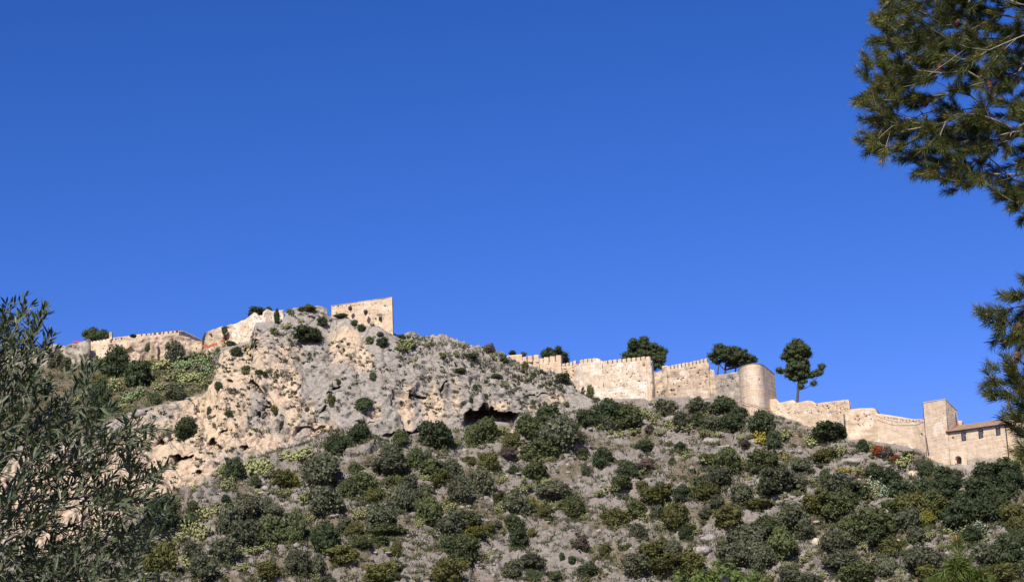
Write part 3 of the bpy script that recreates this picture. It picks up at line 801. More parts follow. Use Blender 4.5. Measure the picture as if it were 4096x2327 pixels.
def prism(name, poly, zb, zts, mat, parent, res=0.5, rough=0.05, holes=(), seed=1, top=True, batter=0.0):
    """closed plan polygon (anticlockwise seen from above) raised from zb to zt, side grids subdivided"""
    c = np.mean(poly, axis=0); n_ = len(poly)
    for k in range(n_):
        a, b = np.array(poly[k]), np.array(poly[(k + 1) % n_]); za_, zb_ = zts[k], zts[(k + 1) % n_]; zt = max(zts)
        L = np.linalg.norm(b - a); nc = max(2, int(L / res) + 1); nr = max(2, int((zt - zb) / res) + 1)
        nn = np.array([b[1] - a[1], -(b[0] - a[0])]); nn /= np.linalg.norm(nn)
        s = np.linspace(0, 1, nc); t_ = np.linspace(0, 1, nr)
        F = np.zeros((nr, nc, 3)); F[..., 0] = a[0] + (b[0] - a[0]) * s; F[..., 1] = a[1] + (b[1] - a[1]) * s; F[..., 2] = zb + (za_ + (zb_ - za_) * s - zb)[None, :] * t_[:, None]
        if batter: F[..., :2] += (nn * batter)[None, None] * ((1 - t_) ** 1.5)[:, None, None]
        edge = np.minimum(s, 1 - s) * L
        am = np.clip(edge / 0.5, 0, 1)[None, :] * rough
        F[..., :2] += nn[None, None] * (fbm(F.reshape(-1, 3), 0.8, 3, seed).reshape(nr, nc) * am)[..., None]
        yield F, nn

def tower(name, label, poly, zb, zt, mat, holes=(), hole_d=0.4, res=0.26, rough=0.06, seed=1, batter=0.0, cat='tower'):
    t = thing(name, label, cat, (*np.mean(poly, axis=0), zb + 2))
    zts = list(zt) if isinstance(zt, (list, tuple)) else [zt] * len(poly)
    V, Qs = [], []; off = 0
    og = np.array(t.location)
    for F, nn in prism(name, poly, zb, zts, mat, t, res, rough, seed=seed, batter=batter):
        nr, nc = F.shape[:2]
        idx_ = np.arange(nr * nc).reshape(nr, nc) + off
        cu, cv = proj((F[:-1, :-1] + F[1:, 1:]) / 2)
        hm = np.zeros((nr - 1, nc - 1), bool)
        facing = nn[1] < 0
        if facing:
            for (hu, hv, hw, hh) in holes:
                hm |= (np.abs(cu - hu) <= hw / 2) & (np.abs(cv - hv) <= hh / 2)
        qf = np.stack([idx_[:-1, :-1], idx_[:-1, 1:], idx_[1:, 1:], idx_[1:, :-1]], -1)
        Qs.append(qf[~hm]); V.append(F.reshape(-1, 3)); off += nr * nc
        for (j, i) in np.argwhere(hm):
            cs = [(j, i), (j, i + 1), (j + 1, i + 1), (j + 1, i)]
            bk = np.array([F[a] - np.array([nn[0], nn[1], 0]) * hole_d for a in cs])
            V.append(bk); bkid = [off, off + 1, off + 2, off + 3]; off += 4
            Qs.append(np.array([bkid]))
            nb = [(j - 1, i), (j, i + 1), (j + 1, i), (j, i - 1)]
            for e in range(4):
                a, b = nb[e]
                if not (0 <= a < hm.shape[0] and 0 <= b < hm.shape[1] and hm[a, b]):
                    Qs.append(np.array([[idx_[cs[e]], idx_[cs[(e + 1) % 4]], bkid[(e + 1) % 4], bkid[e]]]))
    V = np.concatenate(V); Qs = np.concatenate(Qs)
    # cap
    cp = np.array([[p[0], p[1], z_] for p, z_ in zip(poly, zts)]); ce = np.append(np.mean(poly, axis=0), np.mean(zts))
    tr = []; b0 = len(V)
    V = np.concatenate([V, cp, [ce]])
    for k in range(len(poly)): tr.append((b0 + k, b0 + (k + 1) % len(poly), b0 + len(poly)))
    obj('masonry', mesh_np('masonry', V - og, quads=Qs, tris=tr, mat=mat), t)
    return t

def coping(parent, poly, zz, h, out, mat, name='coping'):
    zz = list(zz) if isinstance(zz, (list, tuple)) else [zz] * len(poly)
    c = np.mean(poly, axis=0); m = MB(); n_ = len(poly); vs = []
    for p, z in zip(poly, zz):
        d_ = np.array(p) - c; q_ = np.array(p) + d_ / np.linalg.norm(d_) * out
        vs.append((*q_, z)); vs.append((*q_, z + h))
    fs = [(2 * k, 2 * ((k + 1) % n_), 2 * ((k + 1) % n_) + 1, 2 * k + 1) for k in range(n_)]
    fs.append(tuple(2 * k + 1 for k in range(n_))); fs.append(tuple(2 * k for k in reversed(range(n_))))
    m.add(vs, fs); return m.build(name, mat, parent)

# square keep on the clifftop
ptl, ptr = W(1325, 1208, 445), W(1568, 1189, 439)
ktop = ptr[2]
kpl = [ptl[:2], ptr[:2], ptr[:2] + np.array([-0.30, 8.0]), ptl[:2] + np.array([1.0, 9.0])]
kw = scatter_holes(1340, 1560, 1220, 1300, 16, (4, 7), 31) + [(1335 + 17 * k, 1226 - 1.1 * k, 3.4, 6) for k in range(13)]
keep = tower('square_keep', 'square cream stone keep with one barred window on the clifftop', kpl, ktop - 12, ktop, MATS['stucco'],
             holes=kw + [(1518, 1272, 27, 29)], rough=0.10, seed=33, hole_d=0.5, batter=0.0)
kd = (ptr - ptl); kd[2] = 0; kdir = kd / np.linalg.norm(kd); kn = np.array([kdir[1], -kdir[0], 0])
def kp(u, v):    # point on the keep's front face
    r = ray(u, v); t_ = np.dot(ptl - CP, kn) / np.dot(r, kn); return CP + r * t_
wc_ = kp(1519, 1274); m = MB()
wl, wr, wtp, wbt = 0.62, 0.62, 0.72, 0.78
o_, i_ = kn * 0.03, -kn * 0.32
up = np.array([0, 0, 1.0])
out4 = [wc_ - kdir * .78 - up * .85 + o_, wc_ + kdir * .78 - up * .85 + o_, wc_ + kdir * .78 + up * .85 + o_, wc_ - kdir * .78 + up * .85 + o_]
in4 = [wc_ - kdir * .42 - up * .75 + i_, wc_ + kdir * .42 - up * .75 + i_, wc_ + kdir * .42 + up * .45 + i_, wc_ - kdir * .42 + up * .45 + i_]
bk4 = [p_ - kn * 0.14 for p_ in in4]
m.add(out4 + in4 + bk4, [(0, 1, 5, 4), (1, 2, 6, 5), (2, 3, 7, 6), (3, 0, 4, 7), (4, 5, 9, 8), (5, 6, 10, 9), (6, 7, 11, 10), (7, 4, 8, 11)])
win = m.build('window', MATS['cream'], keep)
m = MB(); m.add([p_ + kn * 0.02 for p_ in bk4], [(0, 1, 2, 3)]); m.build('pane', MATS['dark'], win)
for k in range(3):
    m = MB(); x0 = wc_ + kdir * (-.21 + .21 * k) - kn * 0.34; m.tube([x0 - up * .76, x0 + up * .46], 0.035, 5); m.build('bar', MATS['dark'], win)
coping(keep, kpl, ktop + 0.003, 0.14, 0.10, MATS['greyruin'])

# ---- right-hand curtain walls
P1 = [(1985, 1428, 1445, 451), (2033, 1421, 1445, 450.5), (2084, 1416.5, 1470, 450), (2087, 1417, 1470, 450), (2089, 1440, 1475, 450), (2150, 1440, 1490, 449.5), (2158, 1450, 1492, 449.3), (2180, 1451, 1495, 449), (2243, 1444, 1506, 448.4), (2247, 1462, 1508, 448.5)]
t1 = wall('battlement_wall', 'upper battlement wall with seven tall merlons on the cliff shoulder', P1, 0.9, MATS['stucco'], rough=0.10, sink=4, seed=41, holes=scatter_holes(2110, 2240, 1455, 1480, 6, (3, 4), 40))
for (a, b, vt, vb) in [(2091, 2106, 1426, 1440), (2112, 2129, 1421.5, 1440), (2136, 2155, 1418, 1440), (2156, 2173, 1433, 1451), (2176, 2195, 1427.5, 1449), (2200, 2220, 1423, 1447), (2225, 2244, 1419.5, 1445)]:
    merlon(t1, a, b, vt + .5, vt - .5, vb, vb, 449.6, 449.1, 0.7, MATS['stucco'])
P2 = [(2246, 1467, 1512, 448.8), (2270, 1465, 1518, 448.5), (2296, 1461, 1525, 448), (2306, 1455, 1530, 447.6)]
t2 = wall('slit_wall_section', 'short wall section with narrow-slit merlons left of the buttressed corner', P2, 0.9, MATS['stucco'], rough=0.3, sink=5, seed=42, rs=0.7, holes=scatter_holes(2252, 2295, 1468, 1510, 9, (4, 7), 41))
merlon_row(t2, [(2247, 1454, 448.8), (2270, 1452, 448.5), (2306, 1440, 447.6)], 4, 4.2, 15, 0.7, MATS['stucco'])
P3 = [(2296, 1500, 1560, 446.8), (2303, 1478, 1560, 446.2), (2315, 1454, 1562, 444.8), (2330, 1451, 1570, 443.9), (2380, 1446, 1606, 442.7), (2386, 1432, 1606, 442.6), (2392, 1434, 1608, 442.3), (2410, 1444, 1608, 442), (2413, 1458, 1608, 441.9), (2440, 1455, 1606, 441.4), (2520, 1447, 1606, 439.4), (2600, 1439, 1606, 437.2)]
wh = scatter_holes(2390, 2590, 1470, 1580, 46, (3, 5), 43) + [(2574, 1460, 8, 7), (2530, 1468, 4, 3), (2456, 1486, 4, 4)]
t3 = wall('great_curtain_wall', 'tall long curtain wall with whitewashed patches and slit merlons behind big bushes', P3, 1.6, MATS['stucco_white'], rough=0.22, sink=5, seed=44, rs=0.6, holes=wh)
merlon_row(t3, [(2318, 1438, 444.6), (2385, 1431, 442.6)], 4, 4.2, 16, 0.8, MATS['stucco'])
merlon_row(t3, [(2413, 1441.5, 442), (2440, 1439, 441.4), (2520, 1431, 439.4), (2601, 1422.5, 437.2)], 10, 5.0, 17, 0.8, MATS['stucco'])
P3b = [(2600, 1431, 1606, 437.2), (2607, 1450, 1606, 439.5), (2614, 1478, 1606, 441.5)]
wall('curtain_wall_return', 'narrow end face where the tall curtain wall turns back', P3b, 1.0, MATS['stucco'], rough=0.25, sink=5, seed=45)
P4 = [(2596, 1500, 1608, 438.6), (2612, 1478, 1608, 438.9), (2622, 1490, 1608, 439), (2646, 1482, 1608, 438.4), (2648, 1463, 1608, 438), (2668, 1462, 1608, 437.6), (2671, 1500, 1608, 437.4), (2682, 1530, 1608, 437.2)]
wall('broken_recess_wall', 'broken recessed wall with a small pillar between two crenellated walls', P4, 1.4, MATS['ruin'], rough=0.45, jag=0.15, sink=5, seed=46, rs=0.6, holes=scatter_holes(2610, 2675, 1510, 1590, 10, (4, 6), 47))
P5 = [(2666, 1479, 1600, 437), (2690, 1476, 1600, 436.4), (2760, 1463, 1598, 434.4), (2829, 1448, 1596, 432.3), (2833, 1449, 1596, 432.3), (2837, 1476, 1596, 432.6), (2856, 1480, 1596, 432.4), (2860, 1498, 1598, 432.4)]
t5 = wall('lower_crenellated_wall', 'weathered wall with even rounded merlons left of the round tower', P5, 1.4, MATS['ruin'], rough=0.3, sink=5, seed=48, rs=0.6,
          holes=scatter_holes(2690, 2850, 1478, 1550, 34, (3, 6), 49) + [(2690, 1561, 17, 8), (2696, 1577, 12, 4), (2792, 1491, 4, 14), (2694, 1540, 6, 7), (2672, 1512, 5, 14)], hole_d=0.7)
merlon_row(t5, [(2668, 1464, 437), (2690, 1460.5, 436.4), (2760, 1447.5, 434.4), (2830, 1432.5, 432.3)], 11, 4.2, 16, 0.8, MATS['stucco'])
P6 = [(2857, 1500, 1598, 432.6), (2880, 1497, 1600, 431.6), (2920, 1492, 1608, 430), (2958, 1484, 1620, 428.6)]
wall('stained_wall', 'dark-stained low wall joining the round tower on its left', P6, 1.2, MATS['greyruin'], rough=0.35, jag=0.08, sink=6, seed=50, rs=0.6, holes=scatter_holes(2870, 2945, 1505, 1560, 14, (3, 6), 51))

# round tower: half-round front with a straight flank running back on the right
rt = W(3003, 1454, 420.5); rz = rt[2]
al, ar = W(2955, 1480, 427), W(3060, 1475, 425)
cen = np.array([(al[0] + ar[0]) / 2, 425.8]); rad = (ar[0] - al[0]) / 2
rp = []
for a in np.linspace(185, 325, 22):
    rp.append(cen + np.array([math.cos(R(a)) * rad, math.sin(R(a)) * rad * 1.75]))
fe3 = W(3099, 1497, 428.6); fe = fe3[:2]
rp += [fe, np.array([fe[0] + 0.3, 434.0]), np.array([rp[0][0] + 0.3, 434.0])]; rzz = [rz] * (len(rp) - 3) + [fe3[2], fe3[2], rz]
tw = tower('round_tower', 'plain half-round tower of smooth peach plaster, left of the lone tall pine', rp, rz - 18, rzz, MATS['stucco_tower'], rough=0.05, res=0.4, seed=52, batter=0.5,
           holes=[(3016, 1522, 2.5, 12), (3036, 1519, 2.5, 12)])
coping(tw, rp, [z_ + .003 for z_ in rzz], 0.13, 0.06, MATS['greyruin'])
cc = np.mean(rp, axis=0); m = MB()
vs = [(p[0], p[1], z_ + 0.17) for p, z_ in zip(rp, rzz)] + [(cc[0], cc[1] + 1.5, rz + 0.3)]
m.add(vs, [(k, (k + 1) % len(rp), len(rp)) for k in range(len(rp))]); m.build('roof', MATS['tile'], tw)
# cable looping over the tower
def on_rt(u, v):
    r = ray(u, v)
    best = None
    for k in range(len(rp) - 1):
        a, b = rp[k], rp[k + 1]; nn = np.array([b[1] - a[1], -(b[0] - a[0])]); nn /= np.linalg.norm(nn)
        dn = np.dot(r[:2], nn)
        if dn >= 0: continue
        t_ = np.dot(a - CP[:2], nn) / dn; p_ = CP + r * t_
        s_ = np.dot(p_[:2] - a, b - a) / np.dot(b - a, b - a)
        if -0.05 <= s_ <= 1.05 and (best is None or t_ < best[0]): best = (t_, p_, nn)
    return None if best is None else best[1] + np.array([*(best[2] * 0.55), 0])
cp_ = [q for q in (on_rt(u, v) for (u, v) in [(2966, 1597), (2975, 1604), (2985, 1612), (3000, 1618), (3018, 1622), (3035, 1629), (3050, 1634), (3062, 1635)]) if q is not None]
m = MB(); m.tube(cp_, 0.045, 5); tag(m.build('cable', MATS['cable'], None, origin=cp_[0]), 'thin black cable sagging across the lower half of the round tower', 'cable')

P7 = [(3062, 1600, 1660, 425.5), (3074, 1598, 1665, 425), (3098, 1594, 1672, 424.2), (3113, 1611, 1680, 423.6), (3170, 1599, 1698, 421.6), (3183, 1611, 1703, 421.2), (3232, 1601, 1722, 419.2), (3244, 1603, 1726, 418.8), (3258, 1614.5, 1732, 418.2), (3300, 1608, 1742, 416.6), (3389, 1597, 1752, 413), (3396, 1598, 1755, 412.8), (3402, 1633, 1758, 413.5)]
wall('zigzag_wall', 'stepped zigzag-topped wall with a pitted grey band right of the round tower', P7, 1.2, MATS['stucco'], rough=0.16, sink=5, seed=54, rs=0.7,
     holes=scatter_holes(3100, 3395, 1632, 1658, 34, (3, 6), 55) + scatter_holes(3200, 3390, 1615, 1640, 18, (3, 5), 56))
P8 = [(3384, 1650, 1760, 411), (3402, 1636, 1762, 411.2), (3440, 1632, 1770, 410.2), (3492, 1631.5, 1775, 408.8), (3505, 1652, 1776, 408.4)]
wall('stained_bastion', 'blunt rough bastion with dark lichen stains and a low top', P8, 1.6, MATS['stucco'], rough=0.4, jag=0.06, sink=5, seed=57, rs=0.5, holes=scatter_holes(3420, 3485, 1655, 1705, 16, (3, 6), 58))
P9 = [(3500, 1652, 1778, 408.6), (3560, 1660, 1788, 406.5), (3655, 1676, 1808, 402.2), (3702, 1675, 1822, 399)]
t9 = wall('gate_curtain_wall', 'smooth cream curtain wall with a slitted parapet left of the gate tower', P9, 1.2, MATS['gate'], rough=0.10, sink=5, seed=59,
          holes=[(3538 + 12.5 * k, 1669 + 1.9 * k, 2.6, 8) for k in range(13)] + [(3686, 1740, 5, 10)])
m = MB(); Pp = [W(u, v, D) for (u, v, D) in [(3502, 1664, 408.1), (3540, 1678, 406.8), (3580, 1687, 405.2), (3640, 1688, 402.5), (3698, 1676, 398.9)]]
m.tube([p - [0, 0.35, 0] for p in Pp], 0.035, 5); tag(m.build('cable', MATS['cable'], None, origin=Pp[0]), 'thin dark cable sagging along the parapet left of the gate tower', 'cable')

# gate tower
g1, g2, g3 = W(3693, 1610, 396.5), W(3781, 1596, 391.8), W(3828, 1642, 395.2)
gz = g2[2]
g4 = g1[:2] + np.array([1.0, 6.0])
gp = [g1[:2], g2[:2], g3[:2], g4]; gzz = [g1[2], g2[2], g3[2], g3[2] + 0.2]
gt = tower('gate_tower', 'tall plain square tower left of the gatehouse', gp, gz - 18, gzz, MATS['gate'], rough=0.06, seed=60, batter=0.5,
           holes=[(3774, 1672, 4, 4), (3741, 1635, 3, 3), (3772, 1653, 3, 3)])
coping(gt, gp, [z_ + .003 for z_ in gzz], 0.10, 0.12, MATS['cream'])
gc = np.mean(gp, axis=0); m = MB(); m.add([(p[0], p[1], z_ + 0.11) for p, z_ in zip(gp, gzz)] + [(gc[0], gc[1], np.mean(gzz) + 0.2)], [(k, (k + 1) % 4, 4) for k in range(4)]); m.build('roof', MATS['tile'], gt)
m = MB(); m.tube([W(3697, 1674, 397.0), W(3703, 1730, 396.6), W(3714, 1818, 395.9)], 0.12, 8); m.build('dark_upright', MATS['trim'], gt)  # dark upright tube along the tower's left edge
m = MB(); m.tube([W(3821, 1650, 393.9), W(3826, 1704, 393.9)], 0.06, 6); m.build('dark_upright', MATS['trim'], gt)
wall('chimney_stub', 'small pale masonry stub behind the gate tower above the red verge', [(3829, 1682, 1705, 404), (3846, 1682, 1708, 403.5)], 0.8, MATS['gate'], rough=0.1, sink=1.5, res=0.3)

# gatehouse
DL, DR = 392.0, 382.0
P10 = [(3790, 1728, 1872, DL), (3850, 1719.5, 1872, DL - (60 / 232) * (DL - DR)), (4022, 1696, 1850, DR)]
gh = thing('gatehouse', 'long gatehouse with tiled roof, three arched windows and an arched door', 'building', base_of(P10))
def ghD(u): return DL + (u - 3790) / 232.0 * (DR - DL)
win_px = [(3854, 1742), (3923, 1732), (3992, 1721)]
gholes = [(u_, v_ + 1, 18.5, 33) for (u_, v_) in win_px] + [(3811, 1750, 8, 9)]
dh = []
for k in range(-5, 6):
    h = 36 - (abs(k) / 5.5) ** 2.4 * 12
    dh.append((3834 + k * 2.4, 1859 - h / 2 + 0.5, 2.8, h))
wall_mesh('masonry', P10, 1.2, MATS['gate'], gh, holes=gholes + dh, rough=0.05, res=0.13, sink=4, seed=61, hole_d=0.45)
# pinkish upper storey render, a thin proud coat
nrm_g = None
a_, b_ = W(3790, 1728, DL), W(4022, 1696, DR)
gdir = (b_ - a_); gdir[2] = 0; gdir /= np.linalg.norm(gdir); gn = np.array([gdir[1], -gdir[0], 0])
def gpnt(u, v):
    r = ray(u, v); t_ = np.dot(a_ - CP, gn) / np.dot(r, gn); return CP + r * t_
# arched windows: frame, shutter, arch head
for (u_, v_) in win_px:
    wnd = thing('window', None, None); wnd.parent = gh
    c_ = gpnt(u_, v_ + 1); wnd.location = Vector(c_ - np.array(gh.location))
    hw, hh = 0.42, 0.64
    def rel(m_, nm, mt): 
        me = mesh_py(nm, [np.asarray(q_) - c_ for q_ in m_.v], m_.f, mt); return obj(nm, me, wnd)
    m = MB(); m.box(c_ - gn * 0.16 - up * 0.1, gdir * hw, gn * 0.04, up * hh); rel(m, 'shutter', MATS['shutter'])
    m = MB()
    for sgn in (-1, 1):
        m.box(c_ - gn * 0.02 + gdir * sgn * (hw + 0.04) - up * 0.1, gdir * 0.04, gn * 0.06, up * hh)
    m.box(c_ - gn * 0.02 - up * (hh + 0.16), gdir * (hw + 0.1), gn * 0.08, up * 0.05)
    arc_o = [c_ + gdir * math.cos(a) * (hw + 0.08) + up * (hh - 0.1 + math.sin(a) * 0.36) for a in np.linspace(0, math.pi, 11)]
    arc_i = [c_ + gdir * math.cos(a) * (hw - 0.02) + up * (hh - 0.1 + math.sin(a) * 0.27) for a in np.linspace(0, math.pi, 11)]
    vs = [p + gn * 0.05 for p in arc_o] + [p + gn * 0.05 for p in arc_i] + [p - gn * 0.1 for p in arc_o] + [p - gn * 0.1 for p in arc_i]
    fs = []
    for k in range(10):
        fs += [(k, k + 1, 12 + k, 11 + k), (22 + k, 33 + k, 34 + k, 23 + k), (k, 22 + k, 23 + k, k + 1), (11 + k, 12 + k, 34 + k, 33 + k)]
    m.add(vs, fs); rel(m, 'frame', MATS['trim'])
    m = MB(); lun = [p - gn * 0.03 for p in arc_i]
    m.add(lun + [p - gn * 0.06 for p in lun], [tuple(range(11)), tuple(reversed(range(11, 22)))] + [(k, k + 11, k + 12, k + 1) for k in range(10)] + [(10, 21, 11, 0)]); rel(m, 'lunette', MATS['cream'])
# door leaf set deep in the arch, and its surround
m = MB(); c_ = gpnt(3829, 1848) - gn * 0.38; m.box(c_ + gdir * -0.05, gdir * 0.30, gn * 0.04, up * 0.62); m.build('door', MATS['door'], gh)
m = MB(); c_ = gpnt(3837, 1846) - gn * 0.42; m.box(c_ + gdir * 0.0, gdir * 0.62, gn * 0.012, up * 0.85); m.build('doorway', MATS['dark'], gh)
m = MB()
so = [gpnt(3834 - 22, 1862), gpnt(3834 - 22, 1808), gpnt(3834 + 24, 1802), gpnt(3834 + 27, 1858)]
si_l, si_r = gpnt(3834 - 13.5, 1862), gpnt(3834 + 13.5, 1860)
arcp = [si_l] + [gpnt(3834 + math.cos(a) * 13.6 , 1836 - math.sin(a) * 14) for a in np.linspace(math.pi, 0, 9)] + [si_r]
outp = [so[0], so[0] * .6 + so[1] * .4, so[0] * .3 + so[1] * .7, so[1], so[1] * .7 + so[2] * .3, so[1] * .5 + so[2] * .5, so[1] * .3 + so[2] * .7, so[2], so[2] * .7 + so[3] * .3, so[2] * .4 + so[3] * .6, so[3]]
vs = [p + gn * 0.1 for p in arcp] + [p + gn * 0.1 for p in outp] + [p - gn * 0.05 for p in arcp] + [p - gn * 0.05 for p in outp]
fs = []
for k in range(10):
    fs += [(k, k + 1, 12 + k, 11 + k), (11 + k, 12 + k, 34 + k, 33 + k), (k, 22 + k, 23 + k, k + 1)]
m.add(vs, fs); m.build('door_surround', MATS['cream'], gh)
# roof: pan-tiled slope with verge and gutter
e0, e1 = gpnt(3788, 1727) + gn * 0.35, gpnt(4026, 1694) + gn * 0.35
rise = np.array([0, 0, 1.55]) - gn * 3.9
m = MB(); nt_ = 62
for k in range(nt_):
    p = e0 + (e1 - e0) * ((k + .5) / nt_); wv = (e1 - e0) / nt_ * 0.44
    q = p + rise; lift = up * 0.09
    m.add([p - wv, p + lift, p + wv, q - wv, q + lift, q + wv, p - wv - up * 0.06, p + wv - up * 0.06, q - wv - up * 0.06, q + wv - up * 0.06], [(0, 1, 4, 3), (1, 2, 5, 4), (0, 6, 7, 2, 1), (3, 4, 5, 9, 8)])
vs = [e0, e1, e1 + rise, e0 + rise]; m.add([p - up * 0.03 for p in vs] + [p - up * 0.14 for p in vs], [(0, 1, 2, 3), (7, 6, 5, 4), (0, 4, 5, 1), (1, 5, 6, 2), (2, 6, 7, 3), (3, 7, 4, 0)])
m.build('roof', MATS['tile'], gh)
m = MB(); m.tube([e0 + up * 0.08 + gdir * 0.1, e0 + rise + up * 0.12 + gdir * 0.1], 0.14, 6); m.build('verge', MATS['redtile'], gh)
m = MB(); m.tube([e0 + gn * 0.06 - up * 0.1, e1 + gn * 0.06 - up * 0.1], 0.09, 6); m.build('gutter', MATS['trim'], gh)
m = MB(); m.tube([gpnt(4023, 1700) + gn * 0.15, gpnt(4030, 1768) + gn * 0.15, gpnt(4037, 1834) + gn * 0.15], 0.11, 8); m.build('dark_upright', MATS['trim'], gh)  # dark pipe down the gatehouse's right end
# back slope and rear wall so that the house closes
q0, q1 = e0 + rise, e1 + rise
m = MB(); r2 = np.array([0, 0, -1.55]) - gn * 3.9
m.add([q0, q1, q1 + r2, q0 + r2], [(3, 2, 1, 0)]); m.add([q0 + r2 + gn * .3, q1 + r2 + gn * .3, q1 + r2 + gn * .3 - up * 8, q0 + r2 + gn * .3 - up * 8], [(3, 2, 1, 0)]); m.build('rear_slope', MATS['tile'], gh)

# far right tower, largely behind the pine
h1, h2 = W(4024, 1658, 382.6), W(4140, 1646, 378)
hp = [h1[:2], h2[:2], h2[:2] + np.array([4, 9.0]), h1[:2] + np.array([1.5, 9.0])]
tr_ = tower('pale_tower', 'pale flat-topped tower at the right edge behind the pine branch', hp, h1[2] - 15, h1[2], MATS['stucco'], rough=0.12, seed=63, batter=0.3)
coping(tr_, hp, h1[2] + 0.003, 0.12, 0.1, MATS['stucco'])
# terrace wall in front of the door
P11 = [(3712, 1850, 1885, 393.6), (3740, 1856, 1885, 391.8), (3780, 1866, 1892, 388.6), (3800, 1863, 1895, 387), (3830, 1861, 1900, 385.6), (3870, 1857, 1900, 384.6), (3905, 1853, 1895, 384), (3935, 1846, 1885, 383.6)]
wall('terrace_wall', 'low curved rubble terrace wall below the gatehouse door', P11, 2.5, MATS['greyruin'], rough=0.35, jag=0.05, sink=4, seed=64, rs=0.7)
wall('rock_footing', 'rough rocky footing under the right half of the gatehouse', [(3868, 1838, 1872, 385.6), (3900, 1828, 1872, 384.6), (3940, 1831, 1870, 383.4), (3962, 1827, 1870, 382.6), (3985, 1824, 1868, 382), (4000, 1838, 1866, 381.6)], 2.0, MATS['greyruin'], rough=0.6, jag=0.2, sink=4, seed=65, rs=0.5)

# ------------------------------------------------------------------ vegetation
LEAF = {
 'dark':  (mat_leaf('dark_green_foliage', (0.044, 0.064, 0.030), (0.085, 0.104, 0.045)), 'dark green'),
 'green': (mat_leaf('green_foliage', (0.068, 0.088, 0.036), (0.125, 0.137, 0.055)), 'mid green'),
 'grey':  (mat_leaf('grey_green_foliage', (0.070, 0.079, 0.046), (0.142, 0.147, 0.088)), 'grey-green'),
 'olive': (mat_leaf('olive_foliage', (0.080, 0.084, 0.028), (0.145, 0.142, 0.046)), 'olive green'),
 'yellow': (mat_leaf('yellow_green_foliage', (0.12, 0.125, 0.025), (0.20, 0.18, 0.04)), 'yellowish green'),
 'brown': (mat_leaf('brown_scrub', (0.10, 0.075, 0.06), (0.17, 0.135, 0.11)), 'brownish grey'),
 'red':   (mat_leaf('red_foliage', (0.25, 0.06, 0.025), (0.36, 0.11, 0.04)), 'rusty red'),
}
MATS['pineleaf'] = mat_leaf('stone_pine_foliage', (0.036, 0.054, 0.022), (0.09, 0.105, 0.04), trans=0.2)
MATS['cactus'] = mat_leaf('prickly_pear_pads', (0.16, 0.185, 0.08), (0.36, 0.36, 0.16), trans=0.05, objvar=0.2)
MATS['cactus_blue'] = mat_leaf('blue_green_pads', (0.17, 0.22, 0.14), (0.32, 0.37, 0.24), trans=0.05, objvar=0.2)
MATS['cactus_yellow'] = mat_leaf('yellowed_pads', (0.30, 0.27, 0.04), (0.48, 0.38, 0.06), trans=0.05, objvar=0.15)
MATS['cactus_dark'] = mat_leaf('dark_green_pads', (0.11, 0.16, 0.08), (0.25, 0.30, 0.14), trans=0.05, objvar=0.2)

def unit(v): return v / (np.linalg.norm(v, axis=-1, keepdims=True) + 1e-9)

def leaf_cards(cen, nrm, size, r, aspect=1.6):
    """kite-shaped leaf sprays: four corners each, bent a little"""
    n_ = len(cen)
    a = unit(np.cross(nrm, unit(r.normal(size=(n_, 3)))))
    b = np.cross(nrm, a)
    s = (size * r.uniform(0.6, 1.4, n_))[:, None]
    V = np.stack([cen - a * s * aspect * .5, cen + b * s * .5 + nrm * s * .12, cen + a * s * aspect * .5, cen - b * s * .5 + nrm * s * .12], 1)
    return V.reshape(-1, 3), np.arange(n_ * 4).reshape(-1, 4)

_ico = None
def ico():
    global _ico
    if _ico is None:
        import bmesh
        bm = bmesh.new(); bmesh.ops.create_icosphere(bm, subdivisions=2, radius=1.0)
        _ico = (np.array([v.co[:] for v in bm.verts]), np.array([[v.index for v in f.verts] for f in bm.faces])); bm.free()
    return _ico

def foliage_mesh(name, blobs, mat, n_leaf, size, r, core=0.72, outward=0.75, aspect=1.6):
    """blobs: array (x, y, z, rx, ry, rz); sprays on and under each blob's skin and an inner mass"""
    blobs = np.asarray(blobs, float)
    vol = (blobs[:, 3] * blobs[:, 4] * blobs[:, 5]) ** (2 / 3)
    cnt = np.maximum(4, (n_leaf * vol / vol.sum()).astype(int))
    VV, QQ, TT, tint_f = [], [], [], []
    off = 0
    iv, it = ico()
    for b, c in zip(blobs, cnt):
        dn = unit(r.normal(size=(c, 3)))
        rr = r.uniform(0.5, 1.15, c)
        rr += (r.uniform(size=c) < 0.14) * r.uniform(0, 0.35, c)
        p_ = b[:3] + dn * rr[:, None] * b[3:]
        nn = unit(dn * outward + r.normal(size=(c, 3)) * (1.15 - outward))
        V, Q_ = leaf_cards(p_, nn, size, r, aspect)
        VV.append(V); QQ.append(Q_ + off); off += len(V)
        tint_f.append(np.clip(r.normal(0.5, 0.25, c) + r.normal(0, .18), 0, 1))
    nq = sum(len(x) for x in QQ)
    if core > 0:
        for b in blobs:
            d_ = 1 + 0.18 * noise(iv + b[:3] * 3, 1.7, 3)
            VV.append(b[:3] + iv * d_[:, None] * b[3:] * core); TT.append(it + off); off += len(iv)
    V = np.concatenate(VV); Q_ = np.concatenate(QQ)
    T_ = np.concatenate(TT) if TT else None
    me = mesh_np(name, V, quads=Q_, tris=T_, mat=mat)
    a = me.attributes.new('tint', 'FLOAT', 'FACE')
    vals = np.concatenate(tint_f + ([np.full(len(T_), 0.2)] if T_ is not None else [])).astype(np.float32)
    a.data.foreach_set('value', vals)
    return me

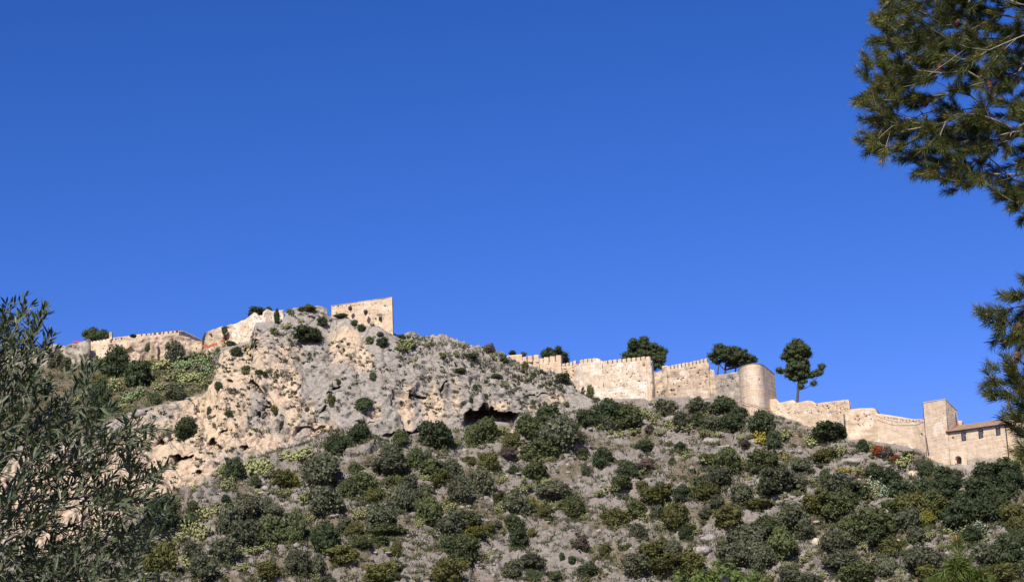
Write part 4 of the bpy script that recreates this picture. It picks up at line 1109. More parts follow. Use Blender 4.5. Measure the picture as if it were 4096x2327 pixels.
def bush_proto(seed, kind):
    r = np.random.default_rng(seed)
    nb = r.integers(26, 40)
    bl = []
    # a lumpy dome, then fitted to a box 1 wide and 1 tall standing on z = 0
    lean = r.normal(0, 0.08, 2); sq = r.uniform(.45, .6)
    for k in range(nb):
        d_ = unit(r.normal(size=3)); rr = r.uniform(.35, .78)
        s_ = r.uniform(0.09, 0.24)
        z = 0.5 + d_[2] * rr * 0.46
        x, y = d_[0] * rr * .5, d_[1] * rr * .5
        bl.append((x + lean[0] * z, y + lean[1] * z, z, s_ * r.uniform(.9, 1.2), s_ * r.uniform(.9, 1.2), s_ * r.uniform(.75, 1.0)))
    bl.append((0, 0, 0.45, .32, .32, .36))
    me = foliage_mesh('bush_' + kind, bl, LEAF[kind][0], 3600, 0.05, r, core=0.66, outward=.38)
    n_ = len(me.vertices); co = np.zeros(n_ * 3, dtype=np.float32); me.vertices.foreach_get('co', co); co = co.reshape(-1, 3)
    lo, hi = np.percentile(co, 1, axis=0), np.percentile(co, 99, axis=0)
    co = (co - [(lo[0] + hi[0]) / 2, (lo[1] + hi[1]) / 2, lo[2]]) / (hi - lo)
    me.vertices.foreach_set('co', co.astype(np.float32).ravel()); me.update()
    return me

PROTO = {k: [bush_proto(100 + 10 * i + j, k) for j in range({'dark': 5, 'green': 5, 'grey': 6, 'olive': 4}.get(k, 2))] for i, k in enumerate(LEAF)}

# hand-read bushes: (strip, zoom x, zoom y, w, h, colour); strips map to photo pixels
STR = {'A': (600, 1600, .4994), 'B': (1400, 1600, .4994), 'C': (2200, 1600, .4994), 'D': (3000, 1700, .4307), 'L': (0, 1100, .412), 'K': (750, 1100, .412), 'S': (1600, 1200, .412)}
BUSH = {
'A': "290 220 150 160 dark;680 560 140 180 dark;850 650 75 100 dark;1070 620 150 120 olive;1150 645 80 80 yellow;1370 560 270 240 grey;1480 360 140 150 dark;1580 330 80 90 dark;1680 270 160 150 dark;1400 800 240 220 grey;1590 700 120 160 green;1720 660 130 150 green;1780 770 60 100 olive;110 900 230 250 dark;630 950 180 230 grey;780 840 200 170 grey;935 820 70 100 grey;770 1060 220 200 grey;1000 880 120 100 grey;990 1040 240 220 green;1170 1000 140 250 green;590 1190 200 170 grey;350 1190 140 110 grey;90 1250 240 250 olive;440 1330 200 200 grey;950 1360 170 130 olive;1190 1300 180 200 grey;1340 1330 130 180 grey;1260 1060 50 50 green;1410 1090 200 220 dark;1560 1000 120 130 grey;1640 1050 120 100 olive;1700 1150 150 60 green;1540 1240 240 130 olive;1420 1440 120 60 grey;600 790 70 70 dark;350 840 80 70 green;330 960 90 110 dark",
'B': "110 30 130 100 dark;410 300 110 110 green;330 400 110 90 grey;690 280 240 200 dark;730 350 80 70 grey;1080 240 200 180 green;990 270 120 150 green;1590 110 190 130 dark;1430 200 180 160 green;1520 400 250 180 green;1700 260 280 260 grey;1290 330 120 120 olive;1270 420 110 90 brown;1110 500 150 160 olive;520 460 130 150 green;610 450 80 100 grey;330 520 240 170 grey;670 530 180 120 green;820 550 150 160 grey;960 480 90 60 olive;730 620 130 110 olive;110 660 170 160 green;40 540 90 90 green;310 650 110 80 green;390 635 60 70 yellow;200 760 150 110 olive;470 660 130 110 grey;420 790 210 220 grey;580 740 140 140 grey;880 700 170 190 grey;1050 650 180 190 grey;1310 550 70 60 dark;1480 570 190 150 green;1200 770 100 80 olive;1340 820 200 190 grey;1450 845 120 110 yellow;1630 730 230 140 grey;1780 870 90 130 olive;1560 890 100 80 olive;640 890 190 220 green;240 930 220 200 grey;300 1040 260 110 green;250 1130 130 80 green;40 1040 120 120 olive;810 980 190 190 grey;950 950 170 130 green;990 1060 150 90 yellow;1110 1020 100 80 olive;1310 980 150 120 green;1350 1080 150 170 dark;1460 1060 70 70 yellow;810 1150 150 130 dark;930 1200 210 200 green;800 1370 250 200 olive;370 1190 80 120 olive;370 1330 150 100 grey;250 1380 230 150 olive;330 1420 150 80 green;1310 1340 140 120 grey;1460 1290 170 110 grey;1470 1410 110 90 dark;1640 1400 100 70 green;1780 1280 50 60 dark;1700 1250 40 60 dark;1190 990 60 60 grey;90 1130 130 60 green",
'C': "480 100 230 200 dark;620 130 210 190 green;470 190 130 110 grey;310 140 150 120 dark;930 60 160 120 grey;1070 160 140 130 grey;1190 150 110 100 green;1200 40 180 110 grey;1400 40 180 130 dark;1520 100 120 90 dark;1460 170 200 130 dark;1300 180 150 110 grey;1690 180 190 180 dark;1790 310 110 130 dark;760 360 130 80 dark;1050 375 90 80 dark;960 355 50 40 olive;260 425 90 70 green;430 450 150 140 dark;620 560 140 150 dark;570 650 130 100 green;290 550 70 90 grey;770 510 120 80 brown;80 740 160 140 grey;200 860 140 180 green;1350 610 180 140 grey;1210 650 120 90 grey;1420 480 200 180 green;1270 460 120 70 olive;1690 490 220 180 green;1760 660 130 160 dark;1540 740 150 150 grey;860 750 240 130 olive;740 680 90 60 olive;890 690 110 80 grey;1070 740 140 120 dark;1250 730 180 130 olive;1660 830 200 70 olive;700 870 140 120 green;530 930 200 130 olive;1010 930 180 190 olive;1430 930 200 150 olive;1250 900 100 90 grey;1340 810 110 100 grey;860 890 110 90 grey;710 1050 130 120 grey;1090 1070 110 120 dark;1130 1020 90 60 olive;250 1150 120 100 brown;440 1195 90 80 olive;570 1160 50 80 green;620 1170 60 50 olive;180 1275 60 50 dark;95 1245 40 50 dark;310 1360 160 110 dark;820 1190 210 120 olive;990 1190 120 130 grey;700 1310 200 160 grey;920 1310 220 130 olive;1140 1290 200 170 olive;1570 1100 280 200 grey;1500 1240 260 170 grey;1680 1230 200 200 grey;1720 1020 220 150 green;980 490 60 60 green;800 230 70 60 brown;1560 350 90 60 brown",
'D': "740 60 280 150 dark;140 315 240 150 green;470 365 170 110 grey;690 280 190 110 olive;1050 190 90 110 dark;260 510 300 220 grey;470 560 170 130 grey;700 470 100 120 dark;870 540 260 190 grey;620 710 220 200 olive;800 740 260 220 green;910 670 170 150 green;1160 430 160 130 dark;1310 470 180 130 dark;1630 410 120 120 dark;1800 450 160 120 dark;1900 470 130 110 grey;2365 392 260 150 dark;2200 430 230 160 dark;1400 600 200 160 dark;1600 580 200 150 dark;1850 580 280 180 dark;2150 580 250 200 dark;2430 520 230 220 dark;1500 740 250 200 olive;1750 760 200 180 olive;1950 800 260 240 dark;2250 760 250 220 dark;2450 850 200 220 olive;1180 900 360 260 green;1450 880 220 200 grey;1650 870 150 150 yellow;950 930 220 180 green;380 860 300 220 grey;130 960 240 200 green;300 1080 240 260 green;80 1220 200 260 grey;500 960 170 160 grey;780 1080 200 200 grey;900 1060 180 140 grey;1330 1120 220 160 olive;1180 1020 220 150 dark;1560 1020 170 150 grey;850 1250 280 160 grey;1000 1370 320 180 green;1270 1330 180 200 grey;1600 1240 300 230 grey;1650 1360 200 150 olive;2200 1200 260 200 grey;2400 1150 250 260 dark;2350 1350 250 150 olive;2480 1260 150 150 grey;380 1400 180 110 grey;560 1420 180 90 grey;1190 235 95 85 red;1355 310 80 60 red;1270 260 110 110 brown;1580 350 80 70 brown;1480 270 110 60 olive;650 380 60 40 brown;1060 620 110 110 green;1330 760 180 130 green;2060 1000 150 130 dark;2480 1040 160 150 dark;1700 650 160 120 green;2000 680 180 140 dark;2330 640 180 140 dark;1560 660 120 110 olive",
'L': "1130 840 260 270 dark;1340 950 240 220 dark;1700 750 170 190 grey;1830 730 50 50 dark;1695 1130 170 140 grey;1500 1200 90 110 green;970 1180 180 280 dark;540 820 150 150 grey;640 860 110 120 grey;960 1030 120 130 olive;1430 700 60 70 grey;1640 690 60 40 olive;2010 630 90 90 grey;1290 590 80 30 dark",
'K': "1170 570 250 130 dark;1310 450 90 90 dark;1400 1210 60 120 olive;1690 510 70 60 dark;1890 650 100 80 dark;1770 630 70 60 green;840 540 60 50 dark;420 665 90 45 green;570 910 80 60 green;1800 980 60 70 dark;1470 1040 40 40 dark;470 740 90 80 green;300 1070 70 70 green;1180 315 110 60 green;1100 330 50 40 olive;1490 395 120 40 grey;680 365 200 90 dark;790 345 90 70 dark;1580 320 44 36 brown;1730 360 46 46 brown;360 530 60 60 dark;560 435 40 25 dark;870 342 50 20 dark;1000 350 60 40 yellow;1620 460 60 50 green;750 955 50 40 dark;1160 1300 40 40 brown;1870 570 60 40 grey;690 940 60 40 green;840 1300 60 70 olive;400 1340 60 60 green;210 1310 40 70 dark",
'S': "130 345 80 60 dark;870 470 90 80 brown;1090 512 90 45 dark;1215 640 60 75 olive;1855 865 75 95 green;940 740 100 50 dark;690 965 55 50 dark;830 930 45 45 dark;1010 580 80 50 dark;1580 750 110 75 dark;730 840 45 45 dark;1200 525 70 40 brown;180 920 50 55 dark;345 367 25 18 dark;1300 725 50 45 grey;1790 860 50 30 grey;700 540 90 45 dark;580 680 100 40 green;880 900 30 50 dark;1190 690 50 40 grey;20 360 70 35 dark;660 570 50 30 brown;420 540 60 50 olive;1370 700 40 30 dark;1460 800 40 45 green;1360 1020 40 40 brown;1620 1010 40 50 olive",
}
B_ALL = []
for st, txt in BUSH.items():
    u0, v0, sc = STR[st]
    for e in txt.split(';'):
        x, y, w, h, c = e.split()
        B_ALL.append([u0 + float(x) * sc, v0 + float(y) * sc, float(w) * sc, float(h) * sc, c, st])

# a few that hang on built walls: (index by position) placed at a depth of their own
FIXED = {(1038, 1245): 448, (1079, 1240): 448, (1400, 1232): 441.3, (1463, 1248): 439.7, (902, 1319): 442.4, (1637, 1342): 452, (1654, 1342): 452, (1742, 1351): 450.5, (2049, 1411): 454, (2094, 1416): 454, (980, 1279): 443, (531, 1343): 457, (589, 1388): 447.4, (1162, 1227): 446}
def fixed_depth(u, v):
    for (a, b), D in FIXED.items():
        if abs(a - u) < 12 and abs(b - v) < 12: return D
    return None

placed = []
for i, (u, v, w, h, c, st) in enumerate(B_ALL):
    D = fixed_depth(u, v)
    vb = v + 0.5 * h
    if D is None:
        p = None
        for dv in (0, -3, 3, 6, 10, 16, 24, 34, 46):
            p = hit(u, vb + dv)
            if p is not None: break
        if p is None:
            D = 450.0; p = W(u, vb, D)
    else:
        p = W(u, vb, D)
    sx = w * p[1] / FPX * (1.06 if fixed_depth(u, v) is None else .8)
    top = zat(p[0], p[1], v - 0.5 * h)
    sz = max(0.35, (top - p[2])) * 1.1
    placed.append((u, v, w, h, c, st, p, sx, sz))

# ---- words that tell the bushes apart
ORD = ['first', 'second', 'third', 'fourth', 'fifth', 'sixth', 'seventh', 'eighth', 'ninth', 'tenth', 'eleventh', 'twelfth', 'thirteenth', 'fourteenth', 'fifteenth', 'sixteenth']
def zone(u, v, p):
    k_cliff = np.interp(u, [q[0] for q in L3], [q[1] for q in L3]); k_foot = np.interp(u, [q[0] for q in L2], [q[1] for q in L2])
    if u < 880 and v < k_cliff + 20: return 'on the green slope under the left castle ruins'
    if v < k_cliff and u < 1330: return 'on the clifftop left of the square keep'
    if u < 1590 and v < 1345: return 'at the foot of the square keep'
    if u < 2300 and v < k_cliff: return 'along the clifftop right of the square keep'
    if u < 2390 and v < k_foot - 25:
        return 'on the cream left part of the cliff' if u < 1130 else ('in the middle of the grey cliff' if u < 1750 else 'on the cliff below the upper battlements')
    f = (v - k_foot) / max(60.0, 2327 - k_foot)
    row = 'high on' if f < 0.28 else ('halfway up' if f < 0.62 else 'low on')
    if u < 900: lm = 'beside the olive tree'
    elif u < 1250: lm = 'below the cream cliff'
    elif u < 1600: lm = 'straight below the square keep'
    elif u < 1900: lm = 'left below the big cave'
    elif u < 2250: lm = 'right below the big cave'
    elif u < 2600: lm = 'below the tall curtain wall'
    elif u < 2900: lm = 'below the weathered crenellated wall'
    elif u < 3150: lm = 'below the round tower'
    elif u < 3420: lm = 'below the zigzag wall'
    elif u < 3700: lm = 'below the gate curtain wall'
    else: lm = 'below the gatehouse'
    return f'{row} the slope {lm}'

def make_labels(items, noun):
    """items: (u, v, p, colour word) -> one label each, told apart by colour, zone and order from the left"""
    from collections import defaultdict
    g = defaultdict(list)
    for i, (u, v, p, cw) in enumerate(items): g[(cw, zone(u, v, p))].append(i)
    out = [None] * len(items)
    for (cw, z), ids in g.items():
        ids.sort(key=lambda i: items[i][0])
        for k, i in enumerate(ids):
            if len(ids) == 1: out[i] = f'the one {cw} {noun} {z}'
            elif k == 0: out[i] = f'leftmost {cw} {noun} {z}'
            elif k == len(ids) - 1: out[i] = f'rightmost {cw} {noun} {z}'
            else: out[i] = f'{ORD[k]} {cw} {noun} from left {z}'
    return out

labs = make_labels([(q[0], q[1], q[6], LEAF[q[4]][1]) for q in placed], 'bush')
for i, (u, v, w, h, c, st, p, sx, sz) in enumerate(placed):
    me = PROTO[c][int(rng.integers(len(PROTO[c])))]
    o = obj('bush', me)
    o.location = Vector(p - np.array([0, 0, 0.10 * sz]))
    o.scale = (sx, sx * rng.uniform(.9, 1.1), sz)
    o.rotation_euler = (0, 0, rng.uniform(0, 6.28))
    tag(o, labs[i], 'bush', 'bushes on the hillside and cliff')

# ---- prickly pears: clumps of flat oval pads
def pad_clump(seed, n_pad, mat):
    r = np.random.default_rng(seed)
    V, T_, tint, off = [], [], [], 0
    nodes = [(r.uniform(-.3, .3, 2).tolist() + [0.02], np.array([0, 0, 1.0])) for _ in range(max(4, n_pad // 8))]
    ring = np.array([(math.cos(a), math.sin(a)) for a in np.linspace(0, 2 * math.pi, 9)[:-1]])
    for k in range(n_pad):
        base, dr = nodes[r.integers(len(nodes))]
        d_ = unit(np.array(dr) * 0.6 + r.normal(size=3) * 0.6 + np.array([0, 0, 0.45]))
        L = r.uniform(0.14, 0.23); wd = L * r.uniform(.55, .7)
        side = unit(np.cross(d_, unit(r.normal(size=3)))); nn = np.cross(d_, side)
        c_ = np.array(base) + d_ * L * .5
        rim = [c_ + d_ * (q[0] * L * .5) + side * (q[1] * wd * .5) for q in ring]
        V += rim + [c_ + nn * 0.016, c_ - nn * 0.016]
        for e in range(8):
            T_ += [(off + e, off + (e + 1) % 8, off + 8), (off + (e + 1) % 8, off + e, off + 9)]
        tint += [float(np.clip(r.normal(.5, .3), 0, 1))] * 16
        off += 10
        tip = np.array(base) + d_ * L
        if abs(tip[0]) < .48 and abs(tip[1]) < .48 and tip[2] < .75: nodes.append((tip.tolist(), d_))
    me = mesh_np('pads', np.array(V), tris=T_, mat=mat)
    me.attributes.new('tint', 'FLOAT', 'FACE').data.foreach_set('value', np.array(tint, dtype=np.float32))
    return me
CP_ = {k: [pad_clump(300 + j, 170, MATS[k]) for j in range(3)] for k in ('cactus', 'cactus_blue', 'cactus_yellow', 'cactus_dark')}
CW = {'cactus': 'pale green', 'cactus_blue': 'blue-green', 'cactus_yellow': 'yellow', 'cactus_dark': 'deep green'}
PEAR = {
'A': "870 500 230 160 c;1170 430 270 110 c;590 560 110 130 c;620 660 110 130 c;930 560 110 110 c;1250 410 120 80 c;480 880 200 130 c;300 1010 160 140 c;420 1060 160 160 c;350 1270 180 120 c;560 860 120 90 c;360 700 90 60 c;870 720 120 70 c;1080 730 150 70 c;1240 780 120 100 c;1300 930 110 60 c;820 1190 160 60 c;960 1160 120 60 c;700 1230 120 60 c;1000 640 80 60 c;570 1400 130 60 c;720 1330 120 70 c;1690 900 110 80 c;1500 1180 120 50 c;230 1090 120 80 c;1330 1420 110 60 c;680 830 90 60 b",
'B': "850 330 90 50 c;960 360 90 40 c;1220 240 130 70 c;610 610 90 60 c;450 560 60 50 c;170 600 90 60 c;820 830 160 90 c;930 790 90 40 c;1200 870 90 70 c;1220 620 100 80 c;1380 700 110 60 c;1450 690 90 40 c;1580 640 90 50 c;1640 830 110 60 c;1560 810 80 50 c;560 970 80 90 c;650 1060 100 40 c;1390 630 60 60 c;1680 370 90 50 c;1580 470 120 40 c;820 1230 70 40 c;1100 1230 80 70 c;530 1410 70 50 c;290 1190 70 40 c;60 920 90 60 c;110 880 90 50 c;320 730 60 60 c;740 890 60 50 c;1210 1040 80 50 c;1740 790 60 50 c",
'C': "740 90 110 120 c;830 140 120 110 c;960 190 110 80 c;1110 210 110 60 c;1230 100 90 60 c;660 250 130 60 c;560 270 90 50 c;880 250 90 50 c;1000 220 80 50 c;1290 460 150 100 c;1110 430 90 50 c;1240 260 120 50 c;1340 270 110 40 c;1530 290 70 50 c;1640 270 60 50 y;1700 290 70 60 y;60 350 60 60 c;390 210 60 50 c;480 250 60 40 c;500 700 130 60 c;400 740 110 50 c;70 820 120 60 c;30 850 60 60 c;750 560 90 60 c;960 820 90 60 c;760 930 110 50 c;880 880 80 60 c;1110 690 70 50 c;1120 980 90 90 c;1310 700 60 110 c;1150 1050 120 40 c;280 930 70 60 c;530 1020 50 50 c;420 170 70 40 c;1060 460 60 50 c;180 1120 60 40 c;340 1180 50 60 c;900 1080 60 40 c;1540 480 70 60 c;1590 620 60 40 c",
'D': "90 110 120 110 y;330 90 160 110 c;620 130 220 110 c;830 220 140 90 c;1130 190 110 90 c;1440 320 160 130 c;870 410 150 60 y;1010 420 110 80 c;1190 530 190 140 b;1130 620 200 110 c;1240 610 130 100 b;1700 1000 130 70 c;1900 970 200 90 c;2110 960 220 130 b;1820 1110 140 40 c;1980 1110 200 40 c;2160 1060 130 60 c;1150 1220 70 70 c;1400 1370 60 120 c;500 1240 100 60 c;560 1190 110 50 c;340 1290 120 50 c;680 1390 110 60 c;310 650 80 50 c;440 610 60 50 c;575 505 80 45 c;120 610 60 50 c;1070 1110 110 60 c;170 1410 150 50 c;1470 1150 90 50 c;330 290 60 40 y",
'L': "1580 860 200 110 c;1800 850 230 150 d;1950 800 180 130 d;2010 900 160 140 d;1850 970 220 120 c;1680 960 180 120 c;1100 1060 200 150 c;1240 1010 100 110 c;1250 1180 180 120 d;1350 1130 130 120 d;1560 1060 150 100 c;1980 1050 180 80 c;1850 780 110 70 d;1460 830 100 70 c;960 830 130 90 c;1940 1010 180 80 c;860 1110 150 110 c;700 1230 150 100 c;780 1330 120 80 c;1200 1260 110 70 c;1590 1150 110 60 c;1420 900 90 60 c;1720 870 130 90 d;2060 780 100 100 d;1750 1050 130 80 c",
'K': "970 490 130 50 c;840 540 90 60 c;460 730 110 60 c;650 480 30 30 y;580 680 40 50 y;1000 355 70 50 c;560 930 80 50 c;2110 670 180 100 c;2060 700 100 60 c;1760 640 80 50 c;1100 440 70 40 c;1090 1360 40 30 c;420 660 70 50 c;350 670 40 40 y",
'S': "90 420 200 70 c;970 510 70 50 c;900 530 60 50 c;420 530 70 60 c;1010 810 90 50 c;140 560 60 60 c;550 510 60 60 c;1550 770 110 40 c;610 440 60 40 c;40 470 90 40 c;260 430 60 40 c;730 520 60 30 c",
}
KC = {'c': 'cactus', 'b': 'cactus_blue', 'y': 'cactus_yellow', 'd': 'cactus_dark'}
pears = []
for st, txt in PEAR.items():
    u0, v0, sc = STR[st]
    for e in txt.split(';'):
        x, y, w, h, c = e.split()
        u, v, w, h = u0 + float(x) * sc, v0 + float(y) * sc, float(w) * sc, float(h) * sc
        p = None
        for dv in (0, 4, 8, 14, 24):
            p = hit(u, v + h * .45 + dv)
            if p is not None: break
        if p is None: continue
        pears.append((u, v, w, h, KC[c], p))
labs = make_labels([(q[0], q[1], q[5], CW[q[4]]) for q in pears], 'prickly pear')
for i, (u, v, w, h, c, p) in enumerate(pears):
    o = obj('prickly_pear', CP_[c][i % 3])
    sx = w * p[1] / FPX * (1.06 if fixed_depth(u, v) is None else .8); sz = max(0.8, h * p[1] / FPX) * 1.35
    o.location = Vector(p - np.array([0, 0, .08 * sz])); o.scale = (sx, min(sx, 3.5), sz); o.rotation_euler = (0, 0, rng.uniform(-.5, .5) + (math.pi if rng.uniform() < .5 else 0))
    tag(o, labs[i], 'prickly pear', 'prickly pear clumps on the hillside')

# ---- low scrub and dry grass nobody could count
def scatter_points(n, ufn, vfn):
    out = []
    for _ in range(n):
        p = hit(ufn(), vfn())
        if p is not None: out.append(p)
    return np.array(out)
def tufts(name, pts, r, nblade, hgt, wid, spread, mat, label):
    c = np.repeat(pts, nblade, axis=0); n_ = len(c)
    sz = np.repeat(r.uniform(.6, 1.5, len(pts)), nblade)
    off = r.normal(size=(n_, 3)) * spread * sz[:, None]; off[:, 2] = np.abs(off[:, 2]) * 0.5
    c = c + off
    d_ = unit(r.normal(size=(n_, 3)) * 0.55 + np.array([0, 0, 1.0]))
    s_ = unit(np.cross(d_, unit(r.normal(size=(n_, 3)))))
    L = (hgt * r.uniform(.6, 1.4, n_) * sz)[:, None]
    V = np.stack([c - s_ * wid * sz[:, None], c + s_ * wid * sz[:, None], c + d_ * L], 1).reshape(-1, 3)
    me = mesh_np(name, V, tris=np.arange(n_ * 3).reshape(-1, 3), mat=mat)
    tv = np.repeat(np.clip(r.normal(.5, .3, len(pts)), 0, 1), nblade).astype(np.float32)
    me.attributes.new('tint', 'FLOAT', 'FACE').data.foreach_set('value', tv)
    return tag(obj(name, me), label, kind='stuff')
r_ = np.random.default_rng(55)
MATS['dry'] = mat_leaf('dry_grass', (0.11, 0.085, 0.06), (0.24, 0.19, 0.12), trans=0.2)
MATS['tuft'] = mat_leaf('cliff_plants', (0.05, 0.06, 0.035), (0.10, 0.11, 0.06), trans=0.2)
MATS['herb'] = mat_leaf('low_green_scrub', (0.055, 0.07, 0.03), (0.13, 0.14, 0.055), trans=0.2)
SLOPE_V = pf[(kf > 2.02) & (kf < 2.995) & (uu > -120) & (uu < 4220)]
def slope_pts(n, thr, seed, lo=-.2):
    # pick among the vertices of the hillside that the picture can see
    ok = SLOPE_V[(noise(SLOPE_V, 0.13, seed) + 0.5 * noise(SLOPE_V, 0.4, seed + 1) > thr) | (r_.uniform(size=len(SLOPE_V)) < 0.12)]
    return ok[r_.choice(len(ok), n, replace=False)] + r_.normal(size=(n, 3)) * np.array([.12, .12, 0])
tufts('dry_grass', slope_pts(7000, 0.02, 80), r_, 7, 0.42, 0.07, 0.28, MATS['dry'], 'dry brown grass tufts over the rocky slope')
tufts('low_scrub', slope_pts(6500, -0.02, 90), r_, 13, 0.46, 0.10, 0.36, MATS['herb'], 'low green scrub scattered over the rocky slope')
pp = []
while len(pp) < 1100:
    u = r_.uniform(560, 2400); a = np.interp(u, [q[0] for q in L4], [q[1] for q in L4]); b = np.interp(u, [q[0] for q in L2], [q[1] for q in L2])
    v = a + (b - a) * r_.beta(1.0, 1.6); p = hit(u, v)
    if p is not None and (noise(p[None], 0.15, 77)[0] > -0.1): pp.append(p)
tufts('cliff_tufts', np.array(pp), r_, 16, 0.34, 0.13, 0.2, MATS['tuft'], 'small plant tufts rooted in cracks of the cliff')
pp = []
while len(pp) < 1500:
    u = r_.uniform(0, 880); a = np.interp(u, [q[0] for q in L4], [q[1] for q in L4]); b = np.interp(u, [q[0] for q in L3], [q[1] for q in L3])
    p = hit(u, r_.uniform(a, b))
    if p is not None: pp.append(p)
for k_ in range(160):
    u = r_.uniform(1590, 2240); a = np.interp(u, [q[0] for q in L4], [q[1] for q in L4]); p = hit(u, a + r_.uniform(2, 70))
    if p is not None: pp.append(p)
tufts('clifftop_scrub', np.array(pp), r_, 12, 0.4, 0.11, 0.3, MATS['herb'], 'low scrub covering the slope under the left ruins and the clifftop')

# ---- small loose stones nobody could count
MATS['stone'] = mat_leaf('loose_stones', (0.19, 0.162, 0.143), (0.36, 0.315, 0.28), rough=.95, trans=0.0, objvar=0.0)
_iv, _it = None, None
def stones(name, pts, r, label):
    import bmesh
    bm = bmesh.new(); bmesh.ops.create_icosphere(bm, subdivisions=1, radius=1.0)
    iv = np.array([v.co[:] for v in bm.verts]); it = np.array([[v.index for v in f.verts] for f in bm.faces]); bm.free()
    n_ = len(pts); s = (0.16 + 0.55 * r.power(0.45, n_))[:, None] * r.uniform(.6, 1.4, (n_, 3)) * np.array([1.25, 1.0, .62])
    j = 1 + r.normal(0, .16, (n_, len(iv), 1))
    a = r.uniform(0, 6.28, n_); c_, s_ = np.cos(a)[:, None], np.sin(a)[:, None]
    loc = iv[None] * j * s[:, None]
    x = loc[..., 0] * c_ - loc[..., 1] * s_; y = loc[..., 0] * s_ + loc[..., 1] * c_
    V = np.stack([x, y, loc[..., 2]], -1) + pts[:, None]
    T_ = (np.arange(n_)[:, None, None] * len(iv) + it[None]).reshape(-1, 3)
    me = mesh_np(name, V.reshape(-1, 3), tris=T_, mat=MATS['stone'])
    me.attributes.new('tint', 'FLOAT', 'FACE').data.foreach_set('value', np.repeat(np.clip(r.normal(.5, .3, n_), 0, 1), len(it)).astype(np.float32))
    return tag(obj(name, me), label, kind='stuff')
# ---- knee-high bushlets too many to count
MATS['bushlet'] = mat_leaf('small_bushlets', (0.062, 0.078, 0.036), (0.16, 0.165, 0.075), trans=0.25, objvar=0.0)
def bushlets(name, pts, r, per, rad, size, label):
    n_ = len(pts); s = (rad * r.uniform(.45, 1.5, n_))
    d_ = unit(r.normal(size=(n_, per, 3))) * (r.uniform(.3, 1.1, (n_, per, 1)))
    d_[..., 2] = np.abs(d_[..., 2]) * .8
    c = pts[:, None] + d_ * s[:, None, None] * np.stack([r.uniform(.8, 1.5, n_), r.uniform(.8, 1.3, n_), r.uniform(.6, 1.1, n_)], -1)[:, None]
    nn = unit(d_ + r.normal(size=d_.shape) * .8).reshape(-1, 3)
    V, Q_ = leaf_cards(c.reshape(-1, 3), nn, size, r, 1.7)
    me = mesh_np(name, V, quads=Q_, mat=MATS['bushlet'])
    tv = np.clip(np.repeat(r.normal(.45, .3, n_), per) + r.normal(0, .15, n_ * per), 0, 1).astype(np.float32)
    me.attributes.new('tint', 'FLOAT', 'FACE').data.foreach_set('value', tv)
    return tag(obj(name, me), label, kind='stuff')
bushlets('low_bushlets', np.concatenate([slope_pts(1500, -0.05, 150), slope_pts(900, 0.1, 160)]), r_, 70, 0.62, 0.15, 'knee-high green bushlets filling the gaps between the bushes')
# undergrowth that ties neighbouring bushes together, and the thicket at the lower right
_ug = []
for (u, v, w, h, c, st, p, sx, sz) in placed:
    if w < 38 or st in 'LKS' or v < 1640: continue
    for k in range(4):
        a = rng.uniform(0, 6.28); x, y = p[0] + math.cos(a) * sx * rng.uniform(.42, .75), p[1] + math.sin(a) * sx * rng.uniform(.3, .6)
        z = ground_z(x, y)
        if z is not None and abs(z - p[2]) < 4: _ug.append((x, y, z + .15))
_uv = proj(SLOPE_V); _th = SLOPE_V[(_uv[0] > 3050) & (_uv[1] > 1930)]
_ug = np.concatenate([np.array(_ug), _th[r_.choice(len(_th), 420, replace=False)]])
bushlets('undergrowth', _ug, r_, 150, 0.95, 0.17, 'ragged undergrowth between the bushes, thickest at the lower right')
stones('loose_stones', slope_pts(2600, 0.0, 120), r_, 'small grey stones littering the rocky slope')

# ---- loose rocks on the slope
MATS['rock'] = mat_plain('loose_limestone', (0.30, 0.265, 0.245), 0.95, 0.3, 1.6)
MATS['rock_pale'] = mat_plain('pale_limestone', (0.48, 0.40, 0.30), 0.95, 0.25, 1.6)
def rock_mesh(seed):
    r = np.random.default_rng(seed); iv, it = ico()
    V = iv * (1 + 0.5 * fbm(iv, 1.1, 3, seed))[:, None] * np.array([1.0, .8, .62])
    return V, it
rocks = [('D', 625, 1055, 105, 105, 'tall pale squarish boulder between bushes low on the right slope', 'rock_pale'), ('D', 1520, 425, 110, 80, 'smooth pale boulder below the gate tower foot', 'rock_pale'), ('C', 1280, 310, 160, 60, 'grey boulder below the round tower bushes', 'rock'),
         ('C', 1420, 370, 170, 45, 'flat grey boulder with dark gap under it below the round tower', 'rock'), ('C', 1070, 340, 60, 24, 'small cream boulder beside the dark round bush', 'rock_pale'), ('D', 400, 650, 60, 45, 'small rounded boulder under the grey bush', 'rock'), ('D', 490, 655, 80, 55, 'rounded grey boulder, right one of a touching pair', 'rock'),
         ('D', 960, 305, 260, 80, 'long grey outcrop rock below the gate curtain wall', 'rock'), ('B', 780, 470, 50, 45, 'pale standing stone left below the big cave', 'rock_pale'), ('B', 1310, 235, 70, 50, 'pale boulder at the foot of the big cave', 'rock_pale'), ('C', 1270, 1080, 150, 70, 'broad smooth rock slab low on the slope', 'rock'), ('C', 1200, 1180, 220, 70, 'long rounded rock slab low below the round tower', 'rock'), ('A', 920, 690, 60, 60, 'pale split boulder with orange patch below the cream cliff', 'rock'), ('L', 1330, 1310, 200, 90, 'overhanging grey boulder on the slope under the left ruins', 'rock')]
